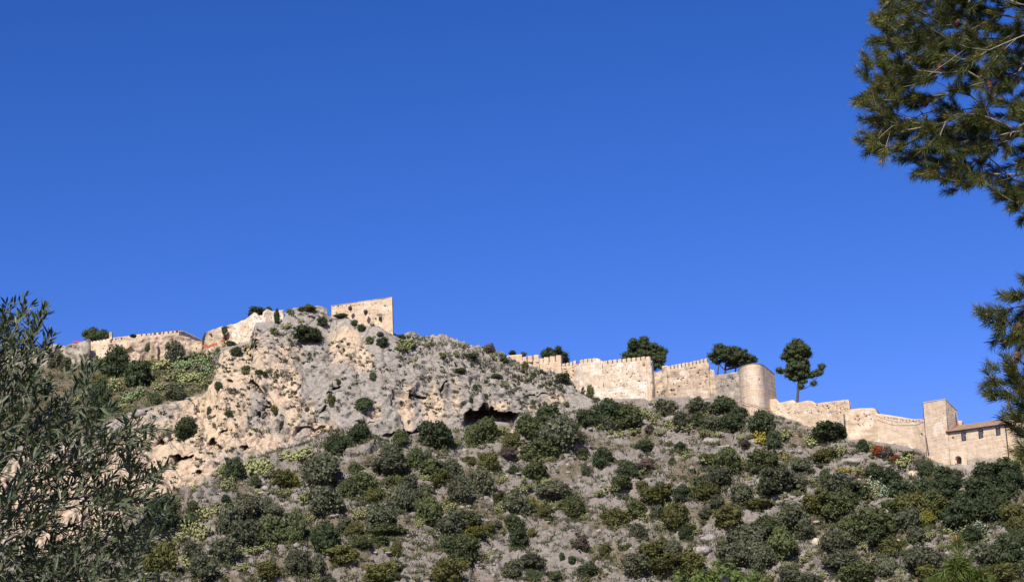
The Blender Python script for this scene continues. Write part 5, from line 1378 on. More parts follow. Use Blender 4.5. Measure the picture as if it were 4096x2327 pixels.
for k, (st, x, y, w, h, lab, mt) in enumerate(rocks):
    u0, v0, sc = STR[st]; u, v, w, h = u0 + x * sc, v0 + y * sc, w * sc, h * sc
    p = hit(u, v + h * .4)
    if p is None: continue
    V, it = rock_mesh(500 + k); s = w * p[1] / FPX / 2
    me = mesh_np('rock', V * np.array([s, s * 0.8, max(s * .5, h * p[1] / FPX / 1.3)]), tris=it, mat=MATS[mt])
    o = tag(obj('boulder', me, loc=Vector(p)), lab, 'boulder', 'loose boulders on the slope')

# ------------------------------------------------------------------ pines on the ridge
def ridge_pine(label, D, base_uv, ells, trunk_uv, seed, n_leaf=2600):
    """ells: image-space lobes (u, v, ru, rv); trunk_uv: trunk line from the base up"""
    r = np.random.default_rng(seed)
    px = D / FPX
    b = W(*base_uv, D)
    t = thing('pine_tree', label, 'pine tree', b, 'pines along the castle ridge')
    tp = [W(u, v, D) for (u, v) in trunk_uv]
    m = MB(); m.tube(tp, np.linspace(0.34, 0.14, len(tp)), 8); m.build('trunk', MATS['bark'], t, True)
    bl = []
    for (u, v, ru, rv) in ells:
        c = W(u, v, D + r.normal(0, 0.7)) - b
        n_ = max(6, int(ru * rv / 38))
        for k in range(n_):
            d_ = unit(r.normal(size=3)) * r.uniform(.35, .95) ** .5
            s = px * r.uniform(10, 16)
            bl.append((*(c + d_ * np.array([ru * px - s * .5, ru * px * 0.9, max(rv * px - s * .4, .1)])), s * 1.15, s * 1.15, s * .95))
    me = foliage_mesh('crown', bl, MATS['pineleaf'], int(n_leaf * 2.8), 0.15, r, core=0.68, outward=0.55, aspect=2.2)
    obj('crown', me, t)
    for (u, v, ru, rv) in ells:
        c = W(u, v, D); k = min(range(len(tp)), key=lambda q: np.linalg.norm(tp[q] - c) + 0.4 * (tp[q][2] > c[2]) * 3)
        a = tp[k]; mid = (a + c) / 2 + [0, 0, -0.25]
        m = MB(); m.tube([a, mid, c], [0.12, 0.09, 0.04], 6); m.build('limb', MATS['bark'], t, True)
    return t
ridge_pine('dark pine behind the left walls, beside the red tarpaulin', 474, (390, 1372), [(355, 1338, 26, 22), (372, 1325, 20, 16), (395, 1345, 24, 18), (415, 1335, 20, 15), (430, 1348, 14, 12), (375, 1355, 34, 12)], [(392, 1400), (390, 1370), (380, 1345)], 1, 2200)
ridge_pine('small dark pine peeking over the upper battlement wall', 462, (2225, 1450), [(2178, 1415, 17, 17), (2200, 1412, 14, 14), (2228, 1400, 20, 17), (2250, 1425, 24, 20), (2262, 1440, 18, 14), (2215, 1430, 24, 16), (2196, 1400, 9, 8), (2225, 1420, 34, 20), (2240, 1440, 30, 14)], [(2225, 1480), (2226, 1440), (2228, 1410)], 2, 2200)
ridge_pine('broad dark pine behind the right end of the tall curtain wall', 455, (2590, 1470), [(2540, 1400, 38, 28), (2580, 1365, 30, 24), (2530, 1375, 24, 22), (2610, 1395, 34, 26), (2645, 1405, 24, 26), (2650, 1440, 18, 22), (2505, 1420, 18, 14), (2630, 1465, 26, 16), (2560, 1420, 50, 20), (2500, 1436, 14, 8), (2600, 1430, 44, 24), (2570, 1392, 44, 30), (2625, 1440, 30, 24)], [(2600, 1530), (2600, 1470), (2592, 1420), (2580, 1380)], 3, 3600)
t4 = ridge_pine('wide many-trunked pine just left of the round tower', 447, (2900, 1500), [(2880, 1395, 32, 24), (2852, 1425, 22, 16), (2905, 1410, 34, 26), (2940, 1405, 30, 20), (2975, 1415, 28, 20), (3000, 1428, 22, 14), (2970, 1445, 26, 14), (2930, 1435, 34, 14), (2870, 1445, 22, 12), (3018, 1440, 12, 8), (2990, 1452, 24, 10), (2905, 1430, 50, 18), (2960, 1425, 44, 22), (2890, 1410, 46, 24), (2935, 1452, 40, 12)], [(2900, 1525), (2901, 1480), (2905, 1430)], 4, 3600)
for (pa, pb, pc) in [((2868, 1520), (2872, 1480), (2878, 1440)), ((2938, 1520), (2942, 1480), (2950, 1440))]:
    m = MB(); m.tube([W(*pa, 447.5), W(*pb, 447.5), W(*pc, 447.2)], [.2, .16, .08], 7); m.build('trunk', MATS['bark'], t4, True)
ridge_pine('lone tall pine with bare trunk standing clear right of the round tower', 436, (3191, 1612),
    [(3190, 1375, 30, 22), (3160, 1400, 34, 26), (3210, 1395, 34, 28), (3150, 1425, 30, 22), (3225, 1420, 26, 24), (3190, 1430, 44, 26), (3185, 1465, 46, 22), (3220, 1460, 30, 20), (3130, 1485, 20, 11), (3155, 1500, 22, 11), (3205, 1500, 34, 18), (3178, 1515, 24, 14), (3245, 1500, 24, 13), (3270, 1490, 20, 16), (3285, 1468, 14, 16), (3215, 1525, 16, 10), (3255, 1533, 8, 6), (3205, 1545, 8, 5), (3115, 1478, 9, 8), (3188, 1400, 48, 40), (3188, 1450, 52, 40), (3200, 1480, 44, 34), (3170, 1480, 30, 24), (3180, 1385, 40, 30)],
    [(3188, 1650), (3189, 1610), (3192, 1560), (3195, 1520), (3194, 1470), (3192, 1420)], 5, 5200)

# ------------------------------------------------------------------ goats on the slope
def goat(label, u, v, length_px, yaw, coat, blaze=True, head_up=0.5):
    p = hit(u, v)
    if p is None: return
    L = length_px * p[1] / FPX
    s = L / 1.25
    t = thing('goat', label, 'goat', p - np.array([0, 0, 0.03]), 'goats grazing on the slope')
    t.rotation_euler = (0, 0, yaw)
    # one continuous body grown with the skin modifier; x is forward
    nodes = {'pelvis': (-.42, 0, .62, .15), 'belly': (-.1, 0, .58, .175), 'chest': (.25, 0, .62, .17), 'neck': (.46, 0, .78 + .1 * head_up, .085), 'poll': (.60, 0, .92 + .22 * head_up, .075), 'muzzle': (.80, 0, .80 + .22 * head_up, .042),
             'tail': (-.60, 0, .70, .03)}
    edges = [('pelvis', 'belly'), ('belly', 'chest'), ('chest', 'neck'), ('neck', 'poll'), ('poll', 'muzzle'), ('pelvis', 'tail')]
    for sd, y in (('l', .10), ('r', -.10)):
        nodes['fs' + sd] = (.28, y, .46, .07); nodes['fk' + sd] = (.27, y * 1.1, .26, .04); nodes['ff' + sd] = (.29, y * 1.1, .0, .03)
        nodes['hs' + sd] = (-.40, y, .48, .085); nodes['hk' + sd] = (-.32, y * 1.1, .36, .055); nodes['hh' + sd] = (-.47, y * 1.1, .22, .035); nodes['hf' + sd] = (-.43, y * 1.1, .0, .03)
        nodes['er' + sd] = (.57, y * 1.3, .90 + .22 * head_up, .02)
        edges += [('chest', 'fs' + sd), ('fs' + sd, 'fk' + sd), ('fk' + sd, 'ff' + sd), ('pelvis', 'hs' + sd), ('hs' + sd, 'hk' + sd), ('hk' + sd, 'hh' + sd), ('hh' + sd, 'hf' + sd), ('poll', 'er' + sd)]
    ks = list(nodes)
    me = bpy.data.meshes.new('body'); me.from_pydata([tuple(c * s for c in nodes[k][:3]) for k in ks], [(ks.index(a), ks.index(b)) for a, b in edges], [])
    o = obj('body', me, t)
    md = o.modifiers.new('skin', 'SKIN')
    for i, k in enumerate(ks):
        sv = me.skin_vertices[0].data[i]; sv.radius = (nodes[k][3] * s, nodes[k][3] * s); sv.use_root = (k == 'pelvis')
    o.modifiers.new('sub', 'SUBSURF').levels = 1
    o.modifiers['sub'].render_levels = 1
    me.materials.append(coat)
    for y in (.035, -.035):
        m = MB(); h0 = np.array([.57, y, .96 + .22 * head_up]); m.tube([h0 * s, (h0 + [-.05, y, .12]) * s, (h0 + [-.16, y * 2, .17]) * s], [.022 * s, .016 * s, .006 * s], 6); m.build('horn', MATS['horn'], t, True, origin=(0, 0, 0))
    if blaze:
        iv, it = ico(); c = np.array([.735, 0, .895 + .22 * head_up])
        obj('blaze', mesh_np('blaze', (iv * np.array([.075, .05, .06]) + c) * s, tris=it, mat=MATS['goat_white'], smooth=True), t)
goat('black goat standing in profile with raised head among bushes', 3240, 1899, 42, R(180), MATS['goat_black'], False, 0.6)
goat('red-brown goat with white face looking out of the yellow prickly pears', 3428, 1911, 34, R(-85), MATS['goat_red'], True, 0.9)
goat('brown goat with white face below the round tower slope, above the black one', 3128, 1832, 34, R(-95), MATS['goat_red'], True, 0.4)

# ------------------------------------------------------------------ foreground trees: branch skeletons grown toward points inside the crown
def inside(poly, u, v):
    c = False; n_ = len(poly); j = n_ - 1
    for i in range(n_):
        xi, yi = poly[i]; xj, yj = poly[j]
        if (yi > v) != (yj > v) and u < (xj - xi) * (v - yi) / (yj - yi) + xi: c = not c
        j = i
    return c

def grow(trunk_pts, targets, bias=0.35):
    """join each target to the nearest node that lies closer to the trunk"""
    nodes = [np.array(p) for p in trunk_pts]; par = [-1] + list(range(len(trunk_pts) - 1))
    depth = [0] * len(nodes)
    arr = np.array(nodes)
    d0 = np.array([np.min(np.linalg.norm(arr - q, axis=1)) for q in targets])
    cost = [0.0] * len(nodes)
    for i in np.argsort(d0):
        q = targets[i]; A = np.array(nodes)
        dd = np.linalg.norm(A - q, axis=1) + bias * np.array(cost)
        k = int(np.argmin(dd)); L = np.linalg.norm(nodes[k] - q)
        # intermediate points so that long twigs bend
        steps = max(1, int(L / 0.22)); prev = k
        for s in range(1, steps + 1):
            f = s / steps
            p = nodes[k] * (1 - f) + q * f + (np.array([0, 0, -0.05]) * math.sin(f * math.pi) * L + rng.normal(0, 0.02, 3) * L if s < steps else 0)
            nodes.append(p); par.append(prev); cost.append(cost[prev] + L / steps); prev = len(nodes) - 1
    # ease the kinks out of the branches
    N_, P_ = np.array(nodes), np.array(par); kids = np.bincount(P_[P_ >= 0], minlength=len(N_)); first = np.zeros(len(N_), int)
    for i_ in range(len(N_) - 1, -1, -1):
        if P_[i_] >= 0: first[P_[i_]] = i_
    mv = (kids >= 1) & (P_ >= 0); mv[:len(trunk_pts)] = False; ii = np.where(mv)[0]
    for _ in range(4):
        N_[ii] = N_[ii] * .4 + .3 * N_[P_[ii]] + .3 * N_[first[ii]]
    return N_, P_

def skeleton(nodes, par, nt, tip_r, expo, rmax):
    n_ = len(nodes); w = np.zeros(n_); has = np.zeros(n_, bool)
    for i in range(n_):
        if par[i] >= 0: has[par[i]] = True
    for i in range(n_ - 1, -1, -1):
        if not has[i]: w[i] = 1
        if par[i] >= 0: w[par[i]] += w[i]
    rad = np.minimum(tip_r * w ** expo, rmax)
    return rad, ~has

def tubes_np(nodes, par, rad, sel, n=5):
    """every selected edge as a short prism"""
    i = np.array([k for k in sel if par[k] >= 0]); a, b = nodes[par[i]], nodes[i]
    t = unit(b - a); ref = np.where(np.abs(t[:, 2:3]) < .9, np.array([[0, 0, 1.0]]), np.array([[1.0, 0, 0]]))
    x = unit(np.cross(t, ref)); y = np.cross(t, x)
    ang = np.arange(n) * 2 * math.pi / n
    ra = np.minimum(rad[par[i]], rad[i] * 1.6)
    A = a[:, None] + (x[:, None] * np.cos(ang)[None, :, None] + y[:, None] * np.sin(ang)[None, :, None]) * ra[:, None, None]
    B = (b + t * rad[i][:, None] * .5)[:, None] + (x[:, None] * np.cos(ang)[None, :, None] + y[:, None] * np.sin(ang)[None, :, None]) * rad[i][:, None, None]
    V = np.concatenate([A, B], 1).reshape(-1, 3); base = np.arange(len(i))[:, None] * 2 * n
    Q_ = [np.stack([base[:, 0] + q, base[:, 0] + (q + 1) % n, base[:, 0] + n + (q + 1) % n, base[:, 0] + n + q], -1) for q in range(n)]
    return V, np.concatenate(Q_)

# ---- olive tree, left
OD = 12.0
OPOLY = [(-1500, 1500), (-900, 1300), (-300, 1250), (0, 1290), (15, 1200), (60, 1290), (95, 1180), (128, 1190), (140, 1290), (175, 1215), (190, 1250), (150, 1340), (200, 1335), (225, 1375), (140, 1470), (180, 1520), (260, 1560), (310, 1440), (335, 1450), (385, 1455), (400, 1475), (330, 1580), (330, 1630), (430, 1620), (520, 1640), (600, 1690), (650, 1720), (600, 1800), (690, 1850), (660, 1900), (640, 1960), (700, 2000), (640, 2080), (690, 2130), (600, 2190), (570, 2260), (620, 2327), (540, 2500), (300, 2800), (-300, 2900), (-1300, 2700), (-1700, 2100)]
r6 = np.random.default_rng(66)
tb = W(-520, 2000, OD + 0.35); trunk = [np.array([tb[0], tb[1], 0.0]), np.array([tb[0] + .06, tb[1] - .04, .7]), np.array([tb[0] - .03, tb[1], 1.4]), np.array([tb[0] + .04, tb[1], 2.1]), np.array([tb[0] + .12, tb[1], 2.8])]
tg = []
while len(tg) < 2500:
    u = r6.uniform(-1600, 720) if r6.uniform() < .25 else r6.uniform(-250, 720); v = r6.uniform(1170, 2650)
    if not inside(OPOLY, u, v): continue
    dens = 1.0 if u < 420 else 0.75
    if u > 250 and 1860 < v < 2130: dens = 0.7
    if r6.uniform() > dens: continue
    tg.append(W(u, v, OD + r6.normal(0, .42)))
tg += [W(*q) for q in [(25, 1215, 12), (60, 1245, 12.05), (100, 1185, 11.95), (108, 1230, 12), (180, 1225, 12.02), (165, 1275, 12), (210, 1345, 11.9), (225, 1400, 12.1), (340, 1445, 12), (395, 1455, 11.95), (660, 1715, 12), (690, 1860, 12), (695, 1960, 12), (690, 2120, 12), (640, 2330, 12)]]
nodes, par = grow(trunk, np.array(tg), 0.25)
rad, tip = skeleton(nodes, par, 5, 0.0017, 0.52, 0.075)
rad[:5] = np.linspace(.14, .08, 5)
olive = thing('olive_tree', 'silvery olive tree filling the lower left foreground', 'tree', trunk[0])
oo = np.array(trunk[0])
m = MB(); m.tube(trunk, [.17, .135, .12, .10, .085], 12); m.build('trunk', MATS['bark'], olive, True)
ids = np.arange(5, len(nodes))
V, Q_ = tubes_np(nodes, par, rad, ids[rad[ids] > .012], 7); tag(obj('limbs', mesh_np('limbs', V - oo, quads=Q_, mat=MATS['palebark'], smooth=True), olive), kind='stuff')
V, Q_ = tubes_np(nodes, par, rad, ids[rad[ids] <= .012], 5); tag(obj('twigs', mesh_np('twigs', V - oo, quads=Q_, mat=MATS['palebark'], smooth=True), olive), kind='stuff')

n = N('olive_leaf')
n.b.inputs['Roughness'].default_value = 0.45
n.b.inputs['Specular IOR Level'].default_value = 0.35
gno = n.t.nodes.new('ShaderNodeNewGeometry')
topc = n.mix(n.attr('tint'), (0.020, 0.036, 0.010), (0.062, 0.088, 0.028))
c = n.mix(gno.outputs['Backfacing'], topc, (0.09, 0.11, 0.06))
n.col(c)
tr = n.t.nodes.new('ShaderNodeBsdfTranslucent'); n.lk(c, tr.inputs['Color'])
mx = n.t.nodes.new('ShaderNodeMixShader'); mx.inputs[0].default_value = .12
n.lk(n.b.outputs[0], mx.inputs[1]); n.lk(tr.outputs[0], mx.inputs[2]); n.lk(mx.outputs[0], n.out.inputs['Surface'])
MATS['olive_leaf'] = n.m

# leaves in opposite pairs along the outer twigs
LP = []   # (position, direction, normal, length)
for i in np.where(rad < 0.0058)[0]:
    if par[i] < 0: continue
    a, b = nodes[par[i]], nodes[i]; t_ = unit(b - a); L = np.linalg.norm(b - a)
    np_ = max(2, int(L / 0.021))
    x0 = unit(np.cross(t_, r6.normal(size=3)))
    for k in range(np_):
        p = a + (b - a) * ((k + .5) / np_)
        x = x0 if k % 2 == 0 else np.cross(t_, x0)
        for sg in (-1, 1):
            if r6.uniform() < .14: continue
            dr = unit(t_ * r6.uniform(.55, 1.1) + x * sg * r6.uniform(.5, 1.0) + r6.normal(size=3) * .16 + np.array([0, 0, .22]))
            nn = unit(np.cross(dr, np.cross(np.array([-.25, -.35, .9]), dr)) + r6.normal(size=3) * .55)
            LP.append((p, dr, unit(nn - dr * np.dot(nn, dr)), r6.uniform(.055, .092)))
    if tip[i]:
        for q in range(4):
            dr = unit(t_ + r6.normal(size=3) * .3); nn = unit(np.cross(dr, r6.normal(size=3))); LP.append((b, dr, nn, r6.uniform(.035, .06)))
print('olive leaves', len(LP))
# lance-shaped leaf folded along its midrib: unit length along x, normal z
LV = np.array([[0, 0, 0], [.3, .095, .03], [.68, .085, .026], [1, 0, -.03], [.68, -.085, .026], [.3, -.095, .03], [.3, 0, 0], [.68, 0, -.01]])
LF = [(0, 6, 1), (1, 6, 7, 2), (2, 7, 3), (0, 5, 6), (6, 5, 4, 7), (7, 4, 3)]
LQ = np.array([(1, 6, 7, 2), (6, 5, 4, 7)])[:, ::-1]; LT = np.array([(0, 6, 1), (2, 7, 3), (0, 5, 6), (7, 4, 3)])[:, ::-1]
lp = np.array([q[0] for q in LP]); ld = np.array([q[1] for q in LP]); ln = np.array([q[2] for q in LP]); ll = np.array([q[3] for q in LP])
ly = np.cross(ln, ld)
lu, lv = proj(lp + ld * ll[:, None] * .5)
camdir = unit(CP - lp)
vis = (lu > 10) & (lu < 760) & (lv > 1150) & (lv < 2310)
span = np.linalg.norm(ld - camdir * np.sum(ld * camdir, 1, keepdims=True), axis=1) * ll * (0.4 + np.abs(np.sum(ln * camdir, 1))) / np.linalg.norm(lp - CP, axis=1) ** 1.5
order = np.argsort(-(span * vis))
single = order[:300]; rest = order[300:]
LV3 = lp[rest][:, None] + (ld[rest][:, None] * LV[None, :, :1] + ly[rest][:, None] * LV[None, :, 1:2] + ln[rest][:, None] * LV[None, :, 2:]) * ll[rest][:, None, None]
nb_ = np.arange(len(rest))[:, None, None] * 8
me = mesh_np('foliage', LV3.reshape(-1, 3) - oo, quads=(nb_ + LQ[None]).reshape(-1, 4), tris=(nb_ + LT[None]).reshape(-1, 3), mat=MATS['olive_leaf'])
tt = np.clip(r6.normal(.45, .28, len(rest)), 0, 1).astype(np.float32)
me.attributes.new('tint', 'FLOAT', 'FACE').data.foreach_set('value', np.concatenate([np.repeat(tt, 2), np.repeat(tt, 4)]))
tag(obj('foliage', me, olive), kind='stuff')
leafm = []
for k in range(5):
    me = mesh_py('leaf', LV, [tuple(reversed(f)) for f in LF], MATS['olive_leaf'])
    me.attributes.new('tint', 'FLOAT', 'FACE').data.foreach_set('value', np.full(6, .15 + .17 * k, dtype=np.float32)); leafm.append(me)
for k, i in enumerate(single):
    o = bpy.data.objects.new('leaf', leafm[k % 5]); COL.objects.link(o); o.parent = olive
    mt = Matrix(((ld[i][0], ly[i][0], ln[i][0]), (ld[i][1], ly[i][1], ln[i][1]), (ld[i][2], ly[i][2], ln[i][2])))
    o.rotation_mode = 'QUATERNION'; o.rotation_quaternion = mt.to_quaternion(); o.location = Vector(lp[i] - oo); o.scale = (ll[i],) * 3

# ---- pine needles
def needle_mat(name, c, c2):
    return mat_leaf(name, c, c2, rough=.45, trans=.22, objvar=0.0)
MATS['needle'] = needle_mat('pine_needles', (0.045, 0.066, 0.02), (0.165, 0.165, 0.045))
MATS['needle_bright'] = needle_mat('young_pine_needles', (0.06, 0.10, 0.025), (0.17, 0.20, 0.045))

def needles(tips, dirs, r, per, length, width, back):
    """needles clothing the last stretch of each shoot"""
    n_ = len(tips) * per
    t = np.repeat(dirs, per, 0); b = np.repeat(tips, per, 0) - t * (r.uniform(0, 1, n_) ** .8 * back)[:, None]
    x = unit(np.cross(t, r.normal(size=(n_, 3)))) 
    d_ = unit(t * r.uniform(.35, 1.2, n_)[:, None] + x * r.uniform(.35, .95, n_)[:, None])
    L = (length * r.uniform(.65, 1.15, n_))[:, None]
    s = unit(np.cross(d_, r.normal(size=(n_, 3)))) * width
    mid = b + d_ * L * .55 + np.array([0, 0, -.02]) * L; end = b + d_ * L + np.array([0, 0, -.09]) * L
    V = np.stack([b - s * .6, b + s * .6, mid + s, mid - s, end], 1).reshape(-1, 3)
    k = np.arange(n_) * 5
    Q_ = np.stack([k, k + 1, k + 2, k + 3], -1); T_ = np.stack([k + 3, k + 2, k + 4], -1)
    tt = np.clip(np.repeat(r.normal(.45, .22, len(tips)), per) + r.normal(0, .18, n_), 0, 1).astype(np.float32)
    return V, Q_, T_, np.concatenate([tt, tt])

def cone_mesh():
    m = MB(); n_, rows = 9, 8; vs, fs = [], []
    for j in range(rows):
        f = j / (rows - 1); rr = (0.36 * math.sin(math.pi * min(1, .12 + f * .95)) + .03)
        for k in range(n_):
            a = (k + .5 * (j % 2)) * 2 * math.pi / n_; q = rr * (1.0 if j % 2 else .82)
            vs.append((math.cos(a) * q, math.sin(a) * q, -f * 1.3))
    for j in range(rows - 1):
        for k in range(n_): fs.append((j * n_ + k, j * n_ + (k + 1) % n_, (j + 1) * n_ + (k + 1) % n_, (j + 1) * n_ + k))
    fs.append(tuple(range(n_))[::-1]); fs.append(tuple((rows - 1) * n_ + k for k in range(n_)))
    return mesh_py('cone', vs, fs, MATS['cone'])
CONE = cone_mesh()

def pine(name, label, trunk, targets, seed, per=85, nl=.085, nw=.0011, back=.14, mat='needle', bud=.024, bud_p=.5, tip_r=.0022, rmax=.05, cones=(), trunk_r=(.16, .07), bias=.25, nlim=2.1):
    r = np.random.default_rng(seed)
    nodes, par = grow(trunk, np.array(targets), bias)
    nt_ = len(trunk)
    rad, tip = skeleton(nodes, par, nt_, tip_r, .5, rmax)
    t = thing(name, label, 'pine tree', trunk[0]); og = np.array(trunk[0])
    m = MB(); m.tube(trunk, np.linspace(*trunk_r, nt_), 12); m.build('trunk', MATS['bark'], t, True)
    ids = np.arange(nt_, len(nodes))
    for nm, sel in (('limbs', ids[rad[ids] > tip_r * 2.6]), ('twigs', ids[rad[ids] <= tip_r * 2.6])):
        if len(sel):
            V, Q_ = tubes_np(nodes, par, rad, sel, 6); tag(obj(nm, mesh_np(nm, V - og, quads=Q_, mat=MATS['palebark'], smooth=True), t), kind='stuff')
    ti = np.array([i for i in ids if tip[i] or (rad[i] <= tip_r * nlim and r.uniform() < .7)]); dirs = unit(nodes[ti] - nodes[par[ti]]); dirs = unit(dirs + np.array([0, 0, .22]) + r.normal(size=dirs.shape) * .12)
    tips = nodes[ti] + dirs * .03
    print(name, 'tips', len(tips))
    V, Q_, T_, tt = needles(tips, dirs, r, per, nl, nw, back)
    me = mesh_np('needles', V - og, quads=Q_, tris=T_, mat=MATS[mat]); me.attributes.new('tint', 'FLOAT', 'FACE').data.foreach_set('value', tt)
    tag(obj('needles', me, t), kind='stuff')
    m = MB()
    for p, d_ in zip(tips, dirs):
        if r.uniform() < bud_p: m.tube([p - d_ * .005, p + d_ * bud * .6, p + d_ * bud], [bud * .2, bud * .24, bud * .05], 5)
    if m.v: tag(m.build('buds', MATS['bud'], t), kind='stuff')
    for (u, v, D) in cones:
        c = W(u, v, D); k = int(np.argmin(np.linalg.norm(nodes - c, axis=1)))
        o = obj('cone', CONE, t); s = .07; o.location = Vector(nodes[k] + unit(c - nodes[k]) * min(.03, np.linalg.norm(c - nodes[k])) - og); o.scale = (s, s, s); o.rotation_euler = (r.uniform(-.5, .5), r.uniform(-.5, .5), 0)
    return t

PD = 16.0
PPOLY = [(3640, -260), (3560, -80), (3500, 40), (3490, 90), (3500, 150), (3450, 230), (3430, 280), (3450, 350), (3425, 400), (3445, 450), (3490, 500), (3435, 545), (3470, 600), (3540, 640), (3620, 640), (3660, 720), (3760, 690), (3800, 770), (3880, 750), (3950, 740), (4000, 790), (4060, 850), (4096, 890), (4160, 900), (4400, 820), (4900, 500), (4900, -600), (3800, -600)]
px_ = W(4980, 1200, PD + .3)
ptr_ = [np.array([px_[0] + .1, px_[1], 0]), np.array([px_[0] + .05, px_[1], 2]), np.array([px_[0], px_[1], 4]), np.array([px_[0] - .06, px_[1], 5.4]), np.array([px_[0] - .15, px_[1], 6.6]), np.array([px_[0] - .2, px_[1], 7.8]), np.array([px_[0] - .22, px_[1], 9.0])]
r7 = np.random.default_rng(77); tg = []
while len(tg) < 2250:
    u = r7.uniform(3420, 4880); v = r7.uniform(-560, 900)
    if u > 4200 and r7.uniform() < .55: continue
    if inside(PPOLY, u, v): tg.append(W(u, v, PD + r7.normal(0, .5)))
tg += [W(*q) for q in [(3495, 70, 16), (3440, 290, 15.9), (3430, 400, 16), (3435, 560, 16), (3470, 610, 16.1), (3670, 720, 15.9), (3690, 680, 16), (3790, 765, 16), (3880, 755, 15.9), (4020, 800, 16), (4070, 870, 16), (3520, 30, 16), (3480, 170, 16), (3455, 480, 16.1)]]
# a slimmer pine stands nearer, just outside the right edge; its sprays enter the frame
tg2 = []
for q in [(3925, 1240), (3950, 1220), (3960, 1290), (3990, 1270), (4010, 1180), (4040, 1160), (4060, 1130), (4085, 1120), (4030, 1230), (4070, 1220), (4000, 1320), (4050, 1300), (3980, 1360), (4020, 1370), (4080, 1350), (3945, 1540), (3955, 1500), (3975, 1460), (3990, 1530), (4000, 1580), (4030, 1560), (4060, 1600), (4020, 1500), (4060, 1480), (4090, 1540), (4040, 1660), (4070, 1690), (4060, 1740), (4090, 1720), (4085, 1780), (4060, 1805), (4095, 1830), (4110, 1200), (4120, 1400), (4130, 1640), (4075, 1410), (3970, 1570), (4050, 1530), (4100, 1280), (4140, 1500), (4040, 1330), (4080, 1650), (4035, 1720), (4100, 1600), (4110, 1460), (4105, 1340)]:
    tg2.append(W(*q, 13.2 + r7.normal(0, .12)))
    tg2.append(W(q[0] + r7.normal(0, 22) + 12, q[1] + r7.normal(0, 22), 13.2 + r7.normal(0, .15)))
pine('pine_tree', 'large pine whose needle branches hang in from the upper right', ptr_, tg, 78, per=165, nw=.0017, cones=[(3866, 80, 15.6), (3730, 168, 15.6), (3750, 260, 15.6), (3964, 315, 15.6), (3717, 395, 15.6), (3980, 190, 15.7)])
for _ in range(170):
    tg2.append(W(r7.uniform(4120, 4560), r7.uniform(1090, 2500), 13.2 + r7.normal(0, .3)))
_b = W(4330, 1500, 13.25); _t = W(4310, 1090, 13.25)
pine('slim_pine', 'slim pine whose lit needle sprays enter at the right edge beside the gatehouse', [np.array([_b[0] + .05, _b[1], 0]), np.array([_b[0] + .03, _b[1], 1.2]), np.array([_b[0], _b[1], 2.4]), np.array([_b[0] - .02, _b[1], 3.6]), _t], tg2, 79, per=165, nw=.0017, trunk_r=(.09, .02), rmax=.02, cones=[(4085, 1400, 13.1), (4060, 1280, 13.1)])

# young pine, tip at the bottom right
r8 = np.random.default_rng(88); yb = W(3830, 2250, 14.0); tp_ = W(3828, 2175, 14.0)
ytr = [np.array([yb[0], yb[1], 0]), np.array([yb[0], yb[1], 1.2]), np.array([yb[0] + .01, yb[1], 2.2]), np.array([tp_[0], tp_[1], tp_[2] - .12])]
tg = [tp_, W(3838, 2190, 14)] + [W(*q, 14 + r8.normal(0, .15)) for q in [(3805, 2215), (3850, 2230), (3775, 2265), (3900, 2270), (3825, 2250), (3865, 2285), (3800, 2290), (3740, 2300), (3780, 2320), (3840, 2310), (3930, 2300), (3960, 2290), (3700, 2330), (3760, 2350), (3890, 2330), (3990, 2330), (3820, 2350), (3870, 2360), (3930, 2350), (3960, 2350), (3750, 2400), (3840, 2400), (3650, 2390), (4010, 2400)]]
for _ in range(60):
    v = r8.uniform(2330, 2700); wd = (v - 2150) * .55; tg.append(W(3830 + r8.uniform(-wd, wd), v, 14 + r8.normal(0, .3)))
pine('young_pine', 'young bright green pine tip poking up at the lower right', ytr, tg, 89, per=260, nl=.105, nw=.0021, mat='needle_bright', bud=.035, bud_p=.3, back=.2, nlim=3.0, trunk_r=(.05, .012), cones=())

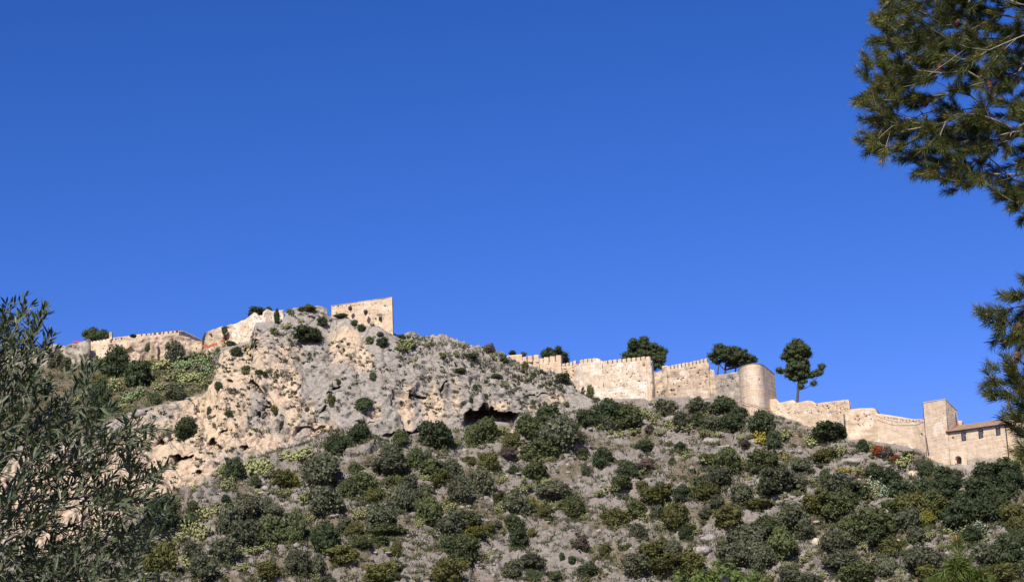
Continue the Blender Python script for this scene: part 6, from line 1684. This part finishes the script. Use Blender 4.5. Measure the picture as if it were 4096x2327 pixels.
# mid-distance bright pine tops along the bottom edge
def far_pine(label, D, pts, seed, base_u):
    r = np.random.default_rng(seed); b = W(base_u, 2400, D)
    t = thing('pine_tree', label, 'pine tree', (b[0], b[1], 0))
    tops = [W(u, v, D) for (u, v) in pts]
    m = MB(); m.tube([(b[0], b[1], 0), (b[0], b[1], b[2])], [.22, .08], 8); m.build('trunk', MATS['bark'], t, True)
    for p in tops:
        m = MB(); m.tube([(b[0], b[1], max(1.0, b[2] - 2.0)), p - np.array([0, 0, .6])], [.06, .02], 5); m.build('limb', MATS['bark'], t, True)
    bl = []
    for p in tops:
        for k in range(9):
            q = p + r.normal(size=3) * np.array([.10, .2, .05]) * (1 + .35 * k) - np.array([0, 0, .10 + .17 * k * r.uniform(.7, 1.2)]); s = (.13 + .045 * k)
            bl.append((*(q - np.array([b[0], b[1], 0])), s, s, s * 1.1))
    me = foliage_mesh('crown', bl, MATS['needle_bright'], 16000, .05, r, core=.5, outward=.4, aspect=3.0)
    obj('crown', me, t)
far_pine('bright green pine top in the foreground at the bottom edge', 60, [(2716, 2292), (2750, 2280), (2790, 2286), (2830, 2268), (2866, 2240), (2888, 2250), (2932, 2256), (2952, 2272), (2987, 2286), (2780, 2298), (2850, 2330), (2910, 2320), (2960, 2330), (2740, 2340), (3000, 2335)], 95, 2860)

# black iron lantern crown in front of that pine
lb = W(2906, 2400, 38.0); lt = W(2906, 2304, 38.0); lz = lt[2]
lam = thing('street_lamp', 'black wrought-iron lantern top at the bottom edge before the bright pine', 'street lamp', (lb[0], lb[1], 0))
m = MB(); m.tube([(lb[0], lb[1], 0), (lb[0], lb[1], lz - .62)], [.05, .035], 10); m.build('pole', MATS['dark'], lam, True)
m = MB()
for a in range(6):
    an = a * math.pi / 3; ca, sa = math.cos(an), math.sin(an)
    m.tube([(lb[0] + ca * .10, lb[1] + sa * .10, lz - .62), (lb[0] + ca * .13, lb[1] + sa * .13, lz - .30), (lb[0] + ca * .13, lb[1] + sa * .13, lz - .18), (lb[0] + ca * .09, lb[1] + sa * .09, lz - .05), (lb[0] + ca * .02, lb[1] + sa * .02, lz)], .011, 6)
m.build('cage', MATS['dark'], lam, True)
m = MB(); m.tube([(lb[0], lb[1], lz - .14), (lb[0], lb[1], lz - .08), (lb[0], lb[1], lz - .03), (lb[0], lb[1], lz + .03)], [.125, .10, .03, .006], 12); m.build('cap', MATS['dark'], lam, True)
